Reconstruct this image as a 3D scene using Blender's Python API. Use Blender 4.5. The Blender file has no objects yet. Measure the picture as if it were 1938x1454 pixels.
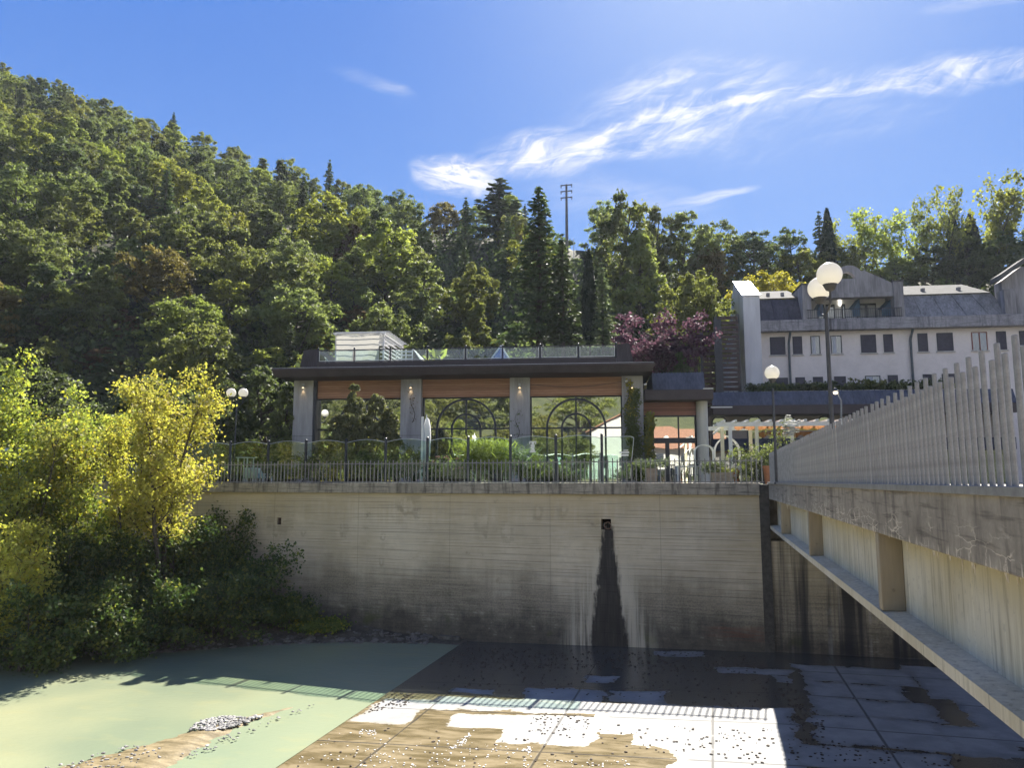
import bpy, bmesh, math, random
import numpy as np
from mathutils import Vector, Matrix
R = math.radians
C = bpy.context.scene.collection
scene = bpy.context.scene

# ------------------------------------------------------------------ camera
F, CX, CY = 1456.0, 969.0, 727.0
PITCH, YAW, EYE = R(7.2), R(14.5), 6.4
SP, CP = math.sin(PITCH), math.cos(PITCH)
SY, CYW = math.sin(YAW), math.cos(YAW)
def ray(px, py):
    u, v = (px-CX)/F, (CY-py)/F
    y, z = CP-SP*v, SP+CP*v
    return Vector((u*CYW-y*SY, u*SY+y*CYW, z)), y, u, z
EYEV = Vector((0, 0, EYE))
def onZ(px, py, z=0.0):
    d, *_ = ray(px, py); return EYEV+d*((z-EYE)/d.z)
def onY(px, py, Y):
    d, *_ = ray(px, py); return EYEV+d*(Y/d.y)
def atD(px, py, dep):                       # point at a horizontal distance along the view
    d, y, *_ = ray(px, py); return EYEV+d*(dep/y)
def lvl(u, dep, z):                         # level frame (tangent, distance) -> world
    return Vector((dep*(u*CYW-SY), dep*(u*SY+CYW), z))
def px_of(p):
    x, y, z = p[0], p[1], p[2]-EYE
    r = x*CYW+y*SY; f = -x*SY+y*CYW
    c = f*CP+z*SP; up = -f*SP+z*CP
    return CX+F*r/c, CY-F*up/c
cam_d = bpy.data.cameras.new('camera'); cam = bpy.data.objects.new('camera', cam_d); C.objects.link(cam)
cam.location = EYEV; cam.rotation_euler = (math.pi/2+PITCH, 0, YAW)
cam_d.sensor_width = 36; cam_d.lens = 36*F/1938; cam_d.clip_end = 6000; cam_d.clip_start = 0.1
scene.camera = cam

# ------------------------------------------------------------------ objects
def tag(o, label=None, cat=None, group=None, kind=None):
    if label: o['label'] = label
    if cat: o['category'] = cat
    if group: o['group'] = group
    if kind: o['kind'] = kind
    return o
def thing(name, label, cat, loc=(0, 0, 0), rz=0.0, group=None):
    o = bpy.data.objects.new(name, None); C.objects.link(o)
    o.location = loc; o.rotation_euler = (0, 0, rz); o.empty_display_size = .2
    return tag(o, label, cat, group)
def link_mesh(name, me, mat=None, parent=None):
    o = bpy.data.objects.new(name, me); C.objects.link(o)
    if mat is not None: me.materials.append(mat)
    if parent is not None: o.parent = parent
    return o
class MB:
    def __init__(s): s.v, s.f = [], []
    def add(s, vs, fs):
        b = len(s.v); s.v += [tuple(p) for p in vs]; s.f += [tuple(i+b for i in q) for q in fs]; return s
    def box(s, x0, x1, y0, y1, z0, z1):
        return s.add([(x0,y0,z0),(x1,y0,z0),(x1,y1,z0),(x0,y1,z0),(x0,y0,z1),(x1,y0,z1),(x1,y1,z1),(x0,y1,z1)],
                     [(0,3,2,1),(4,5,6,7),(0,1,5,4),(1,2,6,5),(2,3,7,6),(3,0,4,7)])
    def quad(s, a, b, c, d): return s.add([a,b,c,d], [(0,1,2,3)])
    def tube(s, pts, rad, n=8, cap=True):
        pts = [Vector(p) for p in pts]
        if not hasattr(rad, '__len__'): rad = [rad]*len(pts)
        vs, fs = [], []
        prev = None
        for i, p in enumerate(pts):
            a = pts[min(i+1, len(pts)-1)]-pts[max(i-1, 0)]
            a = a.normalized() if a.length > 1e-9 else Vector((0,0,1))
            if prev is None:
                t = Vector((1,0,0)) if abs(a.x) < .8 else Vector((0,1,0))
                b = a.cross(t).normalized()
            else:
                b = (prev-a*prev.dot(a)); b = b.normalized() if b.length > 1e-6 else a.orthogonal().normalized()
            prev = b; c = a.cross(b)
            for k in range(n):
                t = 2*math.pi*k/n
                vs.append(p+(b*math.cos(t)+c*math.sin(t))*rad[i])
        for i in range(len(pts)-1):
            for k in range(n):
                q = i*n+k; r_ = i*n+(k+1) % n
                fs.append((q, r_, r_+n, q+n))
        if cap: fs += [tuple(range(n))[::-1], tuple(range((len(pts)-1)*n, len(pts)*n))]
        return s.add(vs, fs)
    def lathe(s, prof, n=24, o=(0,0,0)):
        vs, fs = [], []
        for r_, z in prof:
            for k in range(n):
                t = 2*math.pi*k/n; vs.append((o[0]+r_*math.cos(t), o[1]+r_*math.sin(t), o[2]+z))
        m = len(prof)
        for i in range(m-1):
            for k in range(n):
                a, b = i*n+k, i*n+(k+1) % n
                fs.append((a, b, b+n, a+n))
        fs += [tuple(range(n))[::-1], tuple(range((m-1)*n, m*n))]
        return s.add(vs, fs)
    def ball(s, c, r_, n=24, m=14, sz=1.0):
        prof = [(max(1e-3, r_*math.sin(math.pi*i/m)), -r_*sz*math.cos(math.pi*i/m)) for i in range(m+1)]
        return s.lathe(prof, n, c)
    def prism(s, poly, axis, a, b):                      # poly of 2D points swept along an axis
        def mk(t):
            if axis == 'x': return [(t, p[0], p[1]) for p in poly]
            if axis == 'y': return [(p[0], t, p[1]) for p in poly]
            return [(p[0], p[1], t) for p in poly]
        n = len(poly)
        return s.add(mk(a)+mk(b), [tuple(range(n)), tuple(range(n, 2*n))[::-1]]+[(i, i+n, (i+1) % n+n, (i+1) % n) for i in range(n)])
    def build(s, name, mat=None, parent=None, smooth=False, bevel=0.0, fix=True):
        me = bpy.data.meshes.new(name); me.from_pydata(s.v, [], s.f)
        if fix:
            bm = bmesh.new(); bm.from_mesh(me); bmesh.ops.recalc_face_normals(bm, faces=bm.faces); bm.to_mesh(me); bm.free()
        if smooth:
            me.polygons.foreach_set('use_smooth', [True]*len(me.polygons))
        o = link_mesh(name, me, mat, parent)
        if bevel:
            m = o.modifiers.new('bevel', 'BEVEL'); m.width = bevel; m.segments = 2; m.limit_method = 'ANGLE'
        return o
def copy_tree(o, parent=None):
    c = o.copy(); C.objects.link(c)
    if parent is not None: c.parent = parent
    for ch in list(o.children): copy_tree(ch, c)
    return c
class Frame:                                             # a facade: local x along it, y away from the viewer, z up
    def __init__(s, a, b, z0):
        a, b = Vector(a), Vector(b); s.o = Vector((a.x, a.y, z0))
        d = (b-a); d.z = 0; s.ex = d.normalized(); s.ey = Vector((-s.ex.y, s.ex.x, 0))
        s.rz = math.atan2(s.ex.y, s.ex.x)
    def at(s, px, py, yoff=0.0):                         # local (x, z) seen at a pixel on the plane y = yoff
        d, *_ = ray(px, py); o = s.o+s.ey*yoff
        t = (o-EYEV).dot(s.ey)/d.dot(s.ey); p = EYEV+d*t
        return (p-s.o).dot(s.ex), p.z-s.o.z
    def x(s, px, yoff=0.0): return s.at(px, 800, yoff)[0]

# the river wall runs 5 degrees off square to the bridge
WALL_A = R(5.0)
WF = Frame((1.72, 31.44, 0), (1.72+math.cos(WALL_A), 31.44-math.sin(WALL_A), 0), 0.0)
def wall_y(x): return 31.44+(1.72-x)*math.tan(WALL_A)
def wl(px, py, yo=0.0): return WF.at(px, py, yo)
def dk(px): return 1+.095*(1450-px)/950                  # terrace things keep their place behind the slanting wall

# ------------------------------------------------------------------ node helper
class NT:
    def __init__(s, tree): s.t = tree; s.t.nodes.clear()
    def n(s, typ, *args, out=0, **kw):
        nd = s.t.nodes.new(typ)
        ins = {}
        for k, v in kw.items():
            if k.startswith('i_'): ins[k[2:]] = v
            elif hasattr(nd, k): setattr(nd, k, v)
            else: raise KeyError(typ+' '+k)
        for i, v in enumerate(args): s.put(nd.inputs[i], v)
        for k, v in ins.items():
            s.put(nd.inputs[int(k)] if k.isdigit() else nd.inputs[k.replace('_', ' ')], v)
        return nd.outputs[out] if len(nd.outputs) else nd
    def put(s, sock, v):
        if v is None: return
        if isinstance(v, bpy.types.NodeSocket): s.t.links.new(v, sock)
        else:
            if hasattr(v, '__len__') and sock.type == 'RGBA' and len(v) == 3: v = (*v, 1)
            sock.default_value = v
    def m(s, op, a, b=None, c=None, clamp=False): return s.n('ShaderNodeMath', a, b, c, operation=op, use_clamp=clamp)
    def mul(s, a, b): return s.m('MULTIPLY', a, b)
    def add(s, a, b): return s.m('ADD', a, b)
    def sub(s, a, b): return s.m('SUBTRACT', a, b)
    def ramp(s, v, a, b, lo=0.0, hi=1.0):                # smooth map of a value
        return s.n('ShaderNodeMapRange', v, a, b, lo, hi, interpolation_type='SMOOTHSTEP')
    def mix(s, f, a, b):
        nd = s.t.nodes.new('ShaderNodeMix'); nd.data_type = 'RGBA'; nd.clamp_factor = True
        s.put(nd.inputs[0], f); s.put(nd.inputs[6], a); s.put(nd.inputs[7], b); return nd.outputs[2]
    def mulc(s, f, a, b):
        nd = s.t.nodes.new('ShaderNodeMix'); nd.data_type = 'RGBA'; nd.blend_type = 'MULTIPLY'
        s.put(nd.inputs[0], f); s.put(nd.inputs[6], a); s.put(nd.inputs[7], b); return nd.outputs[2]
    def obj(s): return s.n('ShaderNodeTexCoord', out=3)
    def pos(s): return s.n('ShaderNodeNewGeometry', out=0)
    def xyz(s, v):
        nd = s.t.nodes.new('ShaderNodeSeparateXYZ'); s.put(nd.inputs[0], v); return nd.outputs
    def vec(s, x, y, z=0.0): return s.n('ShaderNodeCombineXYZ', x, y, z)
    def scale(s, v, sc): return s.n('ShaderNodeVectorMath', v, sc, operation='MULTIPLY')
    def noise(s, v, scale, det=4.0, rough=.55, dist=0.0):
        return s.n('ShaderNodeTexNoise', i_Vector=v, i_Scale=scale, i_Detail=det, i_Roughness=rough, i_Distortion=dist)
    def bump(s, h, strength=.3, dist=.02): return s.n('ShaderNodeBump', i_Strength=strength, i_Distance=dist, i_Height=h)
    def bsdf(s, col, rough=.8, normal=None, metal=0.0, spec=.4, **kw):
        nd = s.t.nodes.new('ShaderNodeBsdfPrincipled')
        s.put(nd.inputs['Base Color'], col); s.put(nd.inputs['Roughness'], rough); s.put(nd.inputs['Metallic'], metal)
        s.put(nd.inputs['Specular IOR Level'], spec)
        if normal is not None: s.put(nd.inputs['Normal'], normal)
        for k, v in kw.items(): s.put(nd.inputs[k.replace('_', ' ')], v)
        return nd.outputs[0]
    def out(s, sh): s.n('ShaderNodeOutputMaterial', sh)
def material(name):
    m = bpy.data.materials.new(name); m.use_nodes = True
    return m, NT(m.node_tree)
# ------------------------------------------------------------------ materials
MATS = {}
def simple(name, col, rough=.7, var=.25, sc=3.0, metal=0.0, bump=.15, dist=.01, spec=.4, streak=False, trans=0.0):
    if name in MATS: return MATS[name]
    m, t = material(name)
    p = t.obj()
    if streak: p = t.scale(p, (1, 1, .12))
    a = t.noise(p, sc, 5, .6); b = t.noise(p, sc*6, 3, .6)
    v = t.add(t.mul(a, .7), t.mul(b, .3))
    dark = tuple(c*(1-var) for c in col); lite = tuple(min(1, c*(1+var*.7)) for c in col)
    c = t.mix(t.ramp(v, .3, .7), dark, lite)
    t.out(t.bsdf(c, rough, t.bump(v, bump, dist) if bump else None, metal, spec))
    MATS[name] = m; return m
def leaf(name, c1, c2, trans=.45, sc=.55, dead=None, gloss=.62, tint=(1.18, 1.28, .72, 1)):
    """leaves: two tones that vary leaf by leaf and clump by clump, light passes through them"""
    m, t = material(name)
    isl = t.n('ShaderNodeNewGeometry', out=8)
    rnd = t.n('ShaderNodeObjectInfo', out=5)
    cl = t.noise(t.obj(), sc, 2, .5)
    f = t.add(t.mul(isl, .55), t.mul(t.ramp(cl, .3, .7), .6)); f = t.sub(f, .08)
    c = t.mix(f, c1, c2)
    if dead is not None: c = t.mix(t.ramp(isl, .80, .86), c, dead)
    hs = t.n('ShaderNodeHueSaturation', t.add(.485, t.mul(rnd, .03)), 1.0, t.add(.78, t.mul(rnd, .44)), 1.0, c)
    d = t.bsdf(hs, gloss, spec=.22)
    tc = t.mulc(1.0, hs, tint)
    tr = t.n('ShaderNodeBsdfTranslucent', tc)
    t.out(t.n('ShaderNodeMixShader', trans, d, tr))
    return m
def bark(name, col): return simple(name, col, .9, .4, 4, bump=.5, dist=.03)

LEAF = {
 'green':  leaf('leaf_green', (0.098,0.120,0.052), (0.227,0.247,0.101), .5),
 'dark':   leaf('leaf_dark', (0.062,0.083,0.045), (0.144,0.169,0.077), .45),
 'olive':  leaf('leaf_olive', (0.111,0.130,0.044), (0.260,0.267,0.091), .5),
 'lime':   leaf('leaf_lime', (0.138,0.161,0.039), (0.333,0.333,0.092), .55),
 'yellow': leaf('leaf_yellow', (.190,.165,.030), (.420,.350,.060), .55),
 'amber':  leaf('leaf_amber',  (.115,.100,.040), (.250,.205,.080), .5),
 'rust':   leaf('leaf_rust',   (.110,.072,.042), (.230,.150,.080), .45),
 'pine':   leaf('leaf_pine', (0.041,0.062,0.038), (0.096,0.120,0.058), .35),
 'silver': leaf('leaf_silver', (0.078,0.108,0.070), (0.180,0.210,0.126), .4),
 'cypress':leaf('leaf_cypress',(.020,.030,.022), (.045,.058,.032), .2),
 'plum':   leaf('leaf_plum',   (.060,.026,.042), (.190,.098,.130), .45, tint=(1,1,1,1)),
 'bank_yellow': leaf('leaf_bank_yellow', (.235,.220,.050), (.520,.455,.115), .5, .9, (.40,.31,.08)),
 'bank_lime': leaf('leaf_bank_lime', (.140,.165,.040), (.385,.385,.105), .5, .9, (.42,.36,.05)),
 'bank_green': leaf('leaf_bank_green', (.070,.098,.024), (.200,.235,.055), .5, .9, (.32,.28,.05)),
 'bank_dark': leaf('leaf_bank_dark', (.036,.060,.024), (.120,.155,.050), .45, .9, (.20,.20,.05)),
}
BARK = bark('bark', (.075,.062,.050)); BARK_PALE = bark('bark_pale', (.16,.14,.11))

def glass_clear(name, tint=(.86,.95,.92), refl=.10):
    m, t = material(name)
    tr = t.n('ShaderNodeBsdfTransparent', (*tint, 1)); gl = t.n('ShaderNodeBsdfGlossy', (1,1,1,1), .02)
    lw = t.n('ShaderNodeLayerWeight', .25)
    t.out(t.n('ShaderNodeMixShader', t.add(refl, t.mul(lw, .5)), tr, gl)); return m
def glass_dark(name, refl=.42, base=(.02,.024,.022), wob=.004):
    m, t = material(name)
    nb = t.bump(t.noise(t.obj(), .35, 2, .4), wob*8, .25)
    d = t.bsdf(base, .3); gl = t.n('ShaderNodeBsdfGlossy', (.93,.97,.95,1), .015, i_Normal=nb)
    t.out(t.n('ShaderNodeMixShader', refl, d, gl)); return m
GLASS = glass_clear('clear_glass', refl=.05); WINDOW = glass_dark('window_glass', .62); HOTEL_GLASS = glass_dark('hotel_glass', .18, (.03,.035,.045))

def emit(name, col, st):
    m, t = material(name); t.out(t.n('ShaderNodeEmission', (*col, 1), st)); return m

STAINS = [(wl(a, b)[0], wl(a, b)[1], ra, rb, k) for a, b, ra, rb, k in [(775, 955, .62, .55, .6), (530, 985, .75, .75, .5), (650, 1000, .22, .45, .45), (912, 985, .40, .6, .4), (958, 1005, .35, .55, .4), (725, 1015, .16, .3, .5), (722, 1065, .14, .3, .5), (575, 1008, .18, .22, .4), (1018, 968, .22, .4, .4), (1066, 965, .25, .4, .35), (565, 1048, .2, .2, .3)]]
# board-marked river wall with its water line, leaks and salts (local x along the wall, z up)
def wall_mat(name, drain_x=None, dark=0.0):
    m, t = material(name)
    o = t.obj(); X, Y, Z = t.xyz(o)
    n_lo = t.noise(o, .35, 4, .6); n_mid = t.noise(o, 1.6, 5, .65); n_hi = t.noise(o, 14, 4, .7)
    n_str = t.noise(t.scale(o, (.35, 1, 6.0)), 1.6, 5, .65)          # along the boards
    n_ver = t.noise(t.scale(o, (2.2, 1, .10)), 1.6, 4, .6)           # runs of water
    base = t.mix(t.ramp(n_lo, .32, .68), (.50,.43,.29), (.68,.605,.45))
    base = t.mix(t.mul(t.ramp(n_mid, .45, .75), .55), base, (.42,.36,.25))
    base = t.mix(t.mul(t.ramp(n_str, .5, .72), .35), base, (.72,.67,.55))
    # warm wash under the coping, uneven lower edge
    wash = t.ramp(t.add(Z, t.mul(t.sub(n_ver, .5), 2.6)), 4.4, 5.6)
    base = t.mix(t.mul(wash, .5), base, (.46,.36,.19))
    # board joints: a line every 13 cm, broken up
    n_fine = t.noise(t.scale(o, (.22, 1, 22.0)), 1.2, 4, .7); base = t.mix(t.mul(t.sub(1.0, t.ramp(n_fine, .36, .47)), .5), base, (.24,.20,.135))
    zz = t.mul(t.add(Z, t.mul(t.sub(t.noise(t.scale(o, (.18,1,.5)), 1.0, 2), .5), .10)), 1/.135)
    fr = t.m('FRACT', zz); ln = t.sub(1.0, t.ramp(t.m('ABSOLUTE', t.sub(fr, .5)), .02, .09))
    rowh = t.n('ShaderNodeTexWhiteNoise', t.vec(t.m('FLOOR', zz), 3.1, 0), out=0)
    lmask = t.mul(t.ramp(t.noise(t.vec(t.mul(X, .22), t.mul(rowh, 40), 0), 1.0, 4, .6), .42, .60), t.ramp(rowh, .02, .4))
    lines = t.mul(ln, lmask)
    base = t.mix(t.mul(lines, .75), base, (.085,.068,.048))
    panel = t.n('ShaderNodeTexWhiteNoise', t.vec(t.m('FLOOR', t.add(t.mul(X, 1/4.6), .83)), 7.3, 0), out=0); base = t.mix(t.mul(panel, .22), base, (.36,.33,.27)); tone = t.mul(t.ramp(t.noise(t.vec(t.mul(X,.05), t.mul(rowh,60),0),1.0,2), .35,.65), t.ramp(rowh,.2,.9))
    base = t.mix(t.mul(tone, .28), base, (.33,.30,.24))
    # formwork panel joints
    px_ = t.mul(X, 1/4.6); jl = t.sub(1.0, t.ramp(t.m('ABSOLUTE', t.sub(t.m('FRACT', t.add(px_, .33)), .5)), .001, .006))
    base = t.mix(t.mul(jl, .32), base, (.15,.13,.10))
    # damp salts: rings and blots
    blot = t.mul(t.ramp(n_mid, .62, .70), t.ramp(t.noise(o, .5, 2), .5, .62))
    base = t.mix(t.mul(blot, .6), base, (.26,.22,.15))
    # flood line: black algae and silt up to about 2.6 m, ragged
    ed = t.add(t.add(Z, t.mul(t.sub(n_lo, .5), 2.6)), t.add(t.mul(t.sub(n_mid, .5), 1.3), t.mul(t.sub(n_ver, .5), 1.1)))
    flood = t.sub(1.0, t.ramp(ed, 1.2, 3.3))
    flood2 = t.sub(1.0, t.ramp(ed, .1, 1.5))
    spk = t.noise(o, 30, 2, .6); alg = t.mix(t.ramp(t.add(t.mul(n_hi, .55), t.mul(n_str, .45)), .38, .60), (.040,.038,.036), (.23,.205,.15)); alg = t.mix(t.mul(t.ramp(spk, .62, .68), .6), alg, (.34,.31,.24))
    base = t.mix(t.mul(flood, .72), base, alg)
    base = t.mix(t.mul(flood2, .75), base, t.mix(t.ramp(n_mid, .4, .6), (.020,.020,.020), (.075,.066,.050)))
    pale = t.mul(t.mul(t.ramp(n_mid, .57, .63), t.ramp(n_str, .48, .6)), t.sub(1.0, t.ramp(Z, .7, 1.3)))
    base = t.mix(t.mul(pale, .55), base, (.38,.36,.30))
    moss = t.mul(t.ramp(t.noise(t.add(o, 9.0) if False else t.scale(o, (.7,1,.7)), .8, 4), .58, .68), t.sub(1.0, t.ramp(Z, .2, 1.0)))
    base = t.mix(t.mul(moss, .6), base, (.070,.085,.022))
    if drain_x is not None:
        for (cx, cz, ra, rb, k) in STAINS:               # tide marks of old leaks
            ux = t.mul(t.sub(X, cx), 1/ra); uz = t.mul(t.sub(Z, cz), 1/rb)
            dd = t.add(t.m('SQRT', t.add(t.mul(ux, ux), t.mul(uz, uz))), t.add(t.mul(t.sub(n_mid, .5), 2.4), t.mul(t.sub(n_ver, .5), 1.6)))
            base = t.mix(t.mul(t.mul(t.sub(1.0, t.ramp(t.m('ABSOLUTE', t.sub(dd, .70)), .05, .50)), t.ramp(t.add(n_str, t.mul(uz, -.10)), .36, .66)), k), base, (.22,.185,.125))
            base = t.mix(t.mul(t.mul(t.sub(1.0, t.ramp(dd, .25, .6)), t.ramp(n_ver, .46, .60)), k*.5), base, (.60,.55,.44))
        top, = (4.62,)
        h = t.sub(top, Z)                                            # metres below the outlet
        ww = t.add(.17, t.mul(h, .125))
        wob = t.add(t.mul(t.sub(n_mid, .5), .35), t.mul(t.sub(t.noise(t.scale(o,(3,1,.6)),2.0,4,.7), .5), .45))
        dx = t.m('ABSOLUTE', t.sub(X, drain_x+.05))
        leak = t.mul(t.sub(1.0, t.ramp(t.sub(t.add(dx, t.mul(wob, 1.1)), ww), -.10, .10)), t.ramp(h, 0.0, .05))
        halo = t.mul(t.sub(1.0, t.ramp(t.sub(t.add(dx, wob), t.mul(ww, 2.4)), -.5, .4)), t.ramp(h, 0.4, 2.0))
        halo = t.mul(halo, t.ramp(n_ver, .36, .56)); base = t.mix(t.mul(halo, .8), base, (.62,.57,.44))
        base = t.mix(t.mul(leak, .96), base, t.mix(t.ramp(t.noise(t.scale(o,(6,1,.4)),2.0,4), .4,.7), (.010,.009,.010), (.036,.031,.030)))
        rust = t.mul(t.mul(t.ramp(X, drain_x+3.6, drain_x+4.4), t.sub(1.0, t.ramp(t.m('ABSOLUTE', t.sub(Z, .62)), .05, .42))), t.ramp(n_str, .42, .6))
        base = t.mix(t.mul(rust, .6), base, (.16,.050,.025))
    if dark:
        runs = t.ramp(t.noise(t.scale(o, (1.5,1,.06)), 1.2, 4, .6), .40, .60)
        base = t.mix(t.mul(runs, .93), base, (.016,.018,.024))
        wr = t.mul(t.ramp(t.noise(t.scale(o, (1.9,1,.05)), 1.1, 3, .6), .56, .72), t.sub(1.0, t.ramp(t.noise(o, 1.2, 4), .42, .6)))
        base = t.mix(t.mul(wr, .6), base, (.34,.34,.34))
    hgt = t.sub(t.add(t.mul(n_hi, .35), t.mul(n_str, .5)), t.mul(lines, 1.2))
    t.out(t.bsdf(base, t.ramp(flood, 0, 1, .85, .6), t.bump(hgt, .5, .03)))
    return m

# grey weathered concrete with dark drips hanging from the top edge (z measured from the object's own top)
def drip_mat(name, lite, darkc, zt, zb, amount=.5, salts=0.0, axis='x'):
    m, t = material(name)
    o = t.obj(); X, Y, Z = t.xyz(o); A = X if axis == 'x' else Y
    n1 = t.noise(o, .9, 5, .65); n2 = t.noise(o, 5, 5, .7); n3 = t.noise(o, 26, 3, .7)
    v = t.vec(t.mul(A, 1.7), t.mul(Z, .22), 0)
    runs = t.noise(v, 1.6, 5, .7)
    c = t.mix(t.ramp(t.add(t.mul(n1, .5), t.mul(n2, .5)), .35, .65), tuple(k*.62 for k in lite), lite)
    c = t.mix(t.mul(t.ramp(runs, .47, .66), amount), c, darkc)
    hz = t.ramp(t.noise(t.vec(t.mul(A,.5), t.mul(Z, 8), 0), 1.5, 4, .6), .52, .66)
    c = t.mix(t.mul(hz, .5), c, tuple(k*.7 for k in darkc))
    sl = t.ramp(t.noise(t.vec(t.mul(A, .8), 5.0, 0), 1.4, 2, .5), .63, .68)     # single black runs
    c = t.mix(t.mul(sl, .75), c, (.018,.016,.014))
    if salts:
        w = t.n('ShaderNodeTexVoronoi', i_Vector=t.add(t.vec(t.mul(A, 1.3), t.mul(Z, 5.0), 0), 0.0) if False else t.vec(t.add(t.mul(A, 1.3), t.mul(n2, .6)), t.add(t.mul(Z, 5.5), t.mul(n1, 1.3)), 0), i_Scale=1.6, feature='DISTANCE_TO_EDGE')
        cr = t.mul(t.sub(1.0, t.ramp(w, .012, .05)), t.mul(t.ramp(n1, .44, .56), t.sub(1.0, t.ramp(Z, zb+.12, zb+.42))))
        c = t.mix(t.mul(cr, salts), c, (.66,.58,.46))
        ic = t.mul(t.ramp(t.noise(t.vec(t.mul(A, 7), t.mul(Z, .8), 0), 1.5, 3, .6), .52, .62), t.sub(1.0, t.ramp(t.add(Z, t.mul(t.sub(runs,.5), .3)), zb+.02, zb+.12)))
        c = t.mix(t.mul(ic, salts), c, (.70,.63,.50))
    t.out(t.bsdf(c, .9, t.bump(t.add(t.mul(n2, .6), t.mul(n3, .4)), .6, .02)))
    return m

def girder_mat():
    m, t = material('girder_concrete')
    o = t.obj(); X, Y, Z = t.xyz(o)
    n1 = t.noise(o, .8, 4, .6); n2 = t.noise(o, 9, 4, .7)
    runs = t.noise(t.vec(t.mul(Y, 9), t.mul(Z, .35), t.mul(X, 9)), 1.2, 5, .65)
    c = t.mix(t.ramp(n1, .3, .7), (.50,.45,.32), (.63,.59,.47))
    c = t.mix(t.mul(t.ramp(runs, .50, .66), .6), c, (.74,.70,.56))
    c = t.mix(t.mul(t.sub(1.0, t.ramp(runs, .36, .46)), .55), c, (.25,.225,.17))
    top = t.ramp(t.add(Z, t.mul(t.sub(runs, .5), .7)), 5.2, 5.75)
    c = t.mix(t.mul(top, .55), c, (.50,.42,.22))
    c = t.mix(t.mul(t.ramp(n2, .58, .66), .3), c, (.26,.25,.22))
    t.out(t.bsdf(c, .85, t.bump(t.add(t.mul(n2, .4), t.mul(runs, .6)), .35, .02))); return m

def px_box(xl, xr, qt, qb):
    """ground rectangle seen between two rows and two columns of the view"""
    a, b, c, d = onZ(xl, qt, -.1), onZ(xr, qt, -.1), onZ(xl, qb, -.1), onZ(xr, qb, -.1)
    return (min(a.x, c.x)*.5+max(a.x, c.x)*.5, (b.x+d.x)/2, (c.y+d.y)/2, (a.y+b.y)/2)
DRY = [px_box(*q) for q in [(690, 800, 1306, 1350), (790, 1250, 1318, 1340), (850, 990, 1340, 1366), (950, 1130, 1348, 1402), (1135, 1500, 1338, 1398), (1190, 1510, 1396, 1424), (1270, 1520, 1422, 1470),
        (990, 1145, 1298, 1322), (1155, 1262, 1306, 1328), (1355, 1495, 1270, 1281), (1462, 1492, 1287, 1299), (1515, 1720, 1270, 1300), (1530, 1710, 1302, 1330), (1540, 1760, 1332, 1366), (1545, 1790, 1368, 1424), (1500, 1800, 1428, 1470),
        (1735, 1830, 1270, 1330), (1790, 1900, 1385, 1440), (1840, 2000, 1330, 1420), (1108, 1166, 1275, 1286), (850, 935, 1291, 1299), (1240, 1330, 1234, 1242)]]
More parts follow.
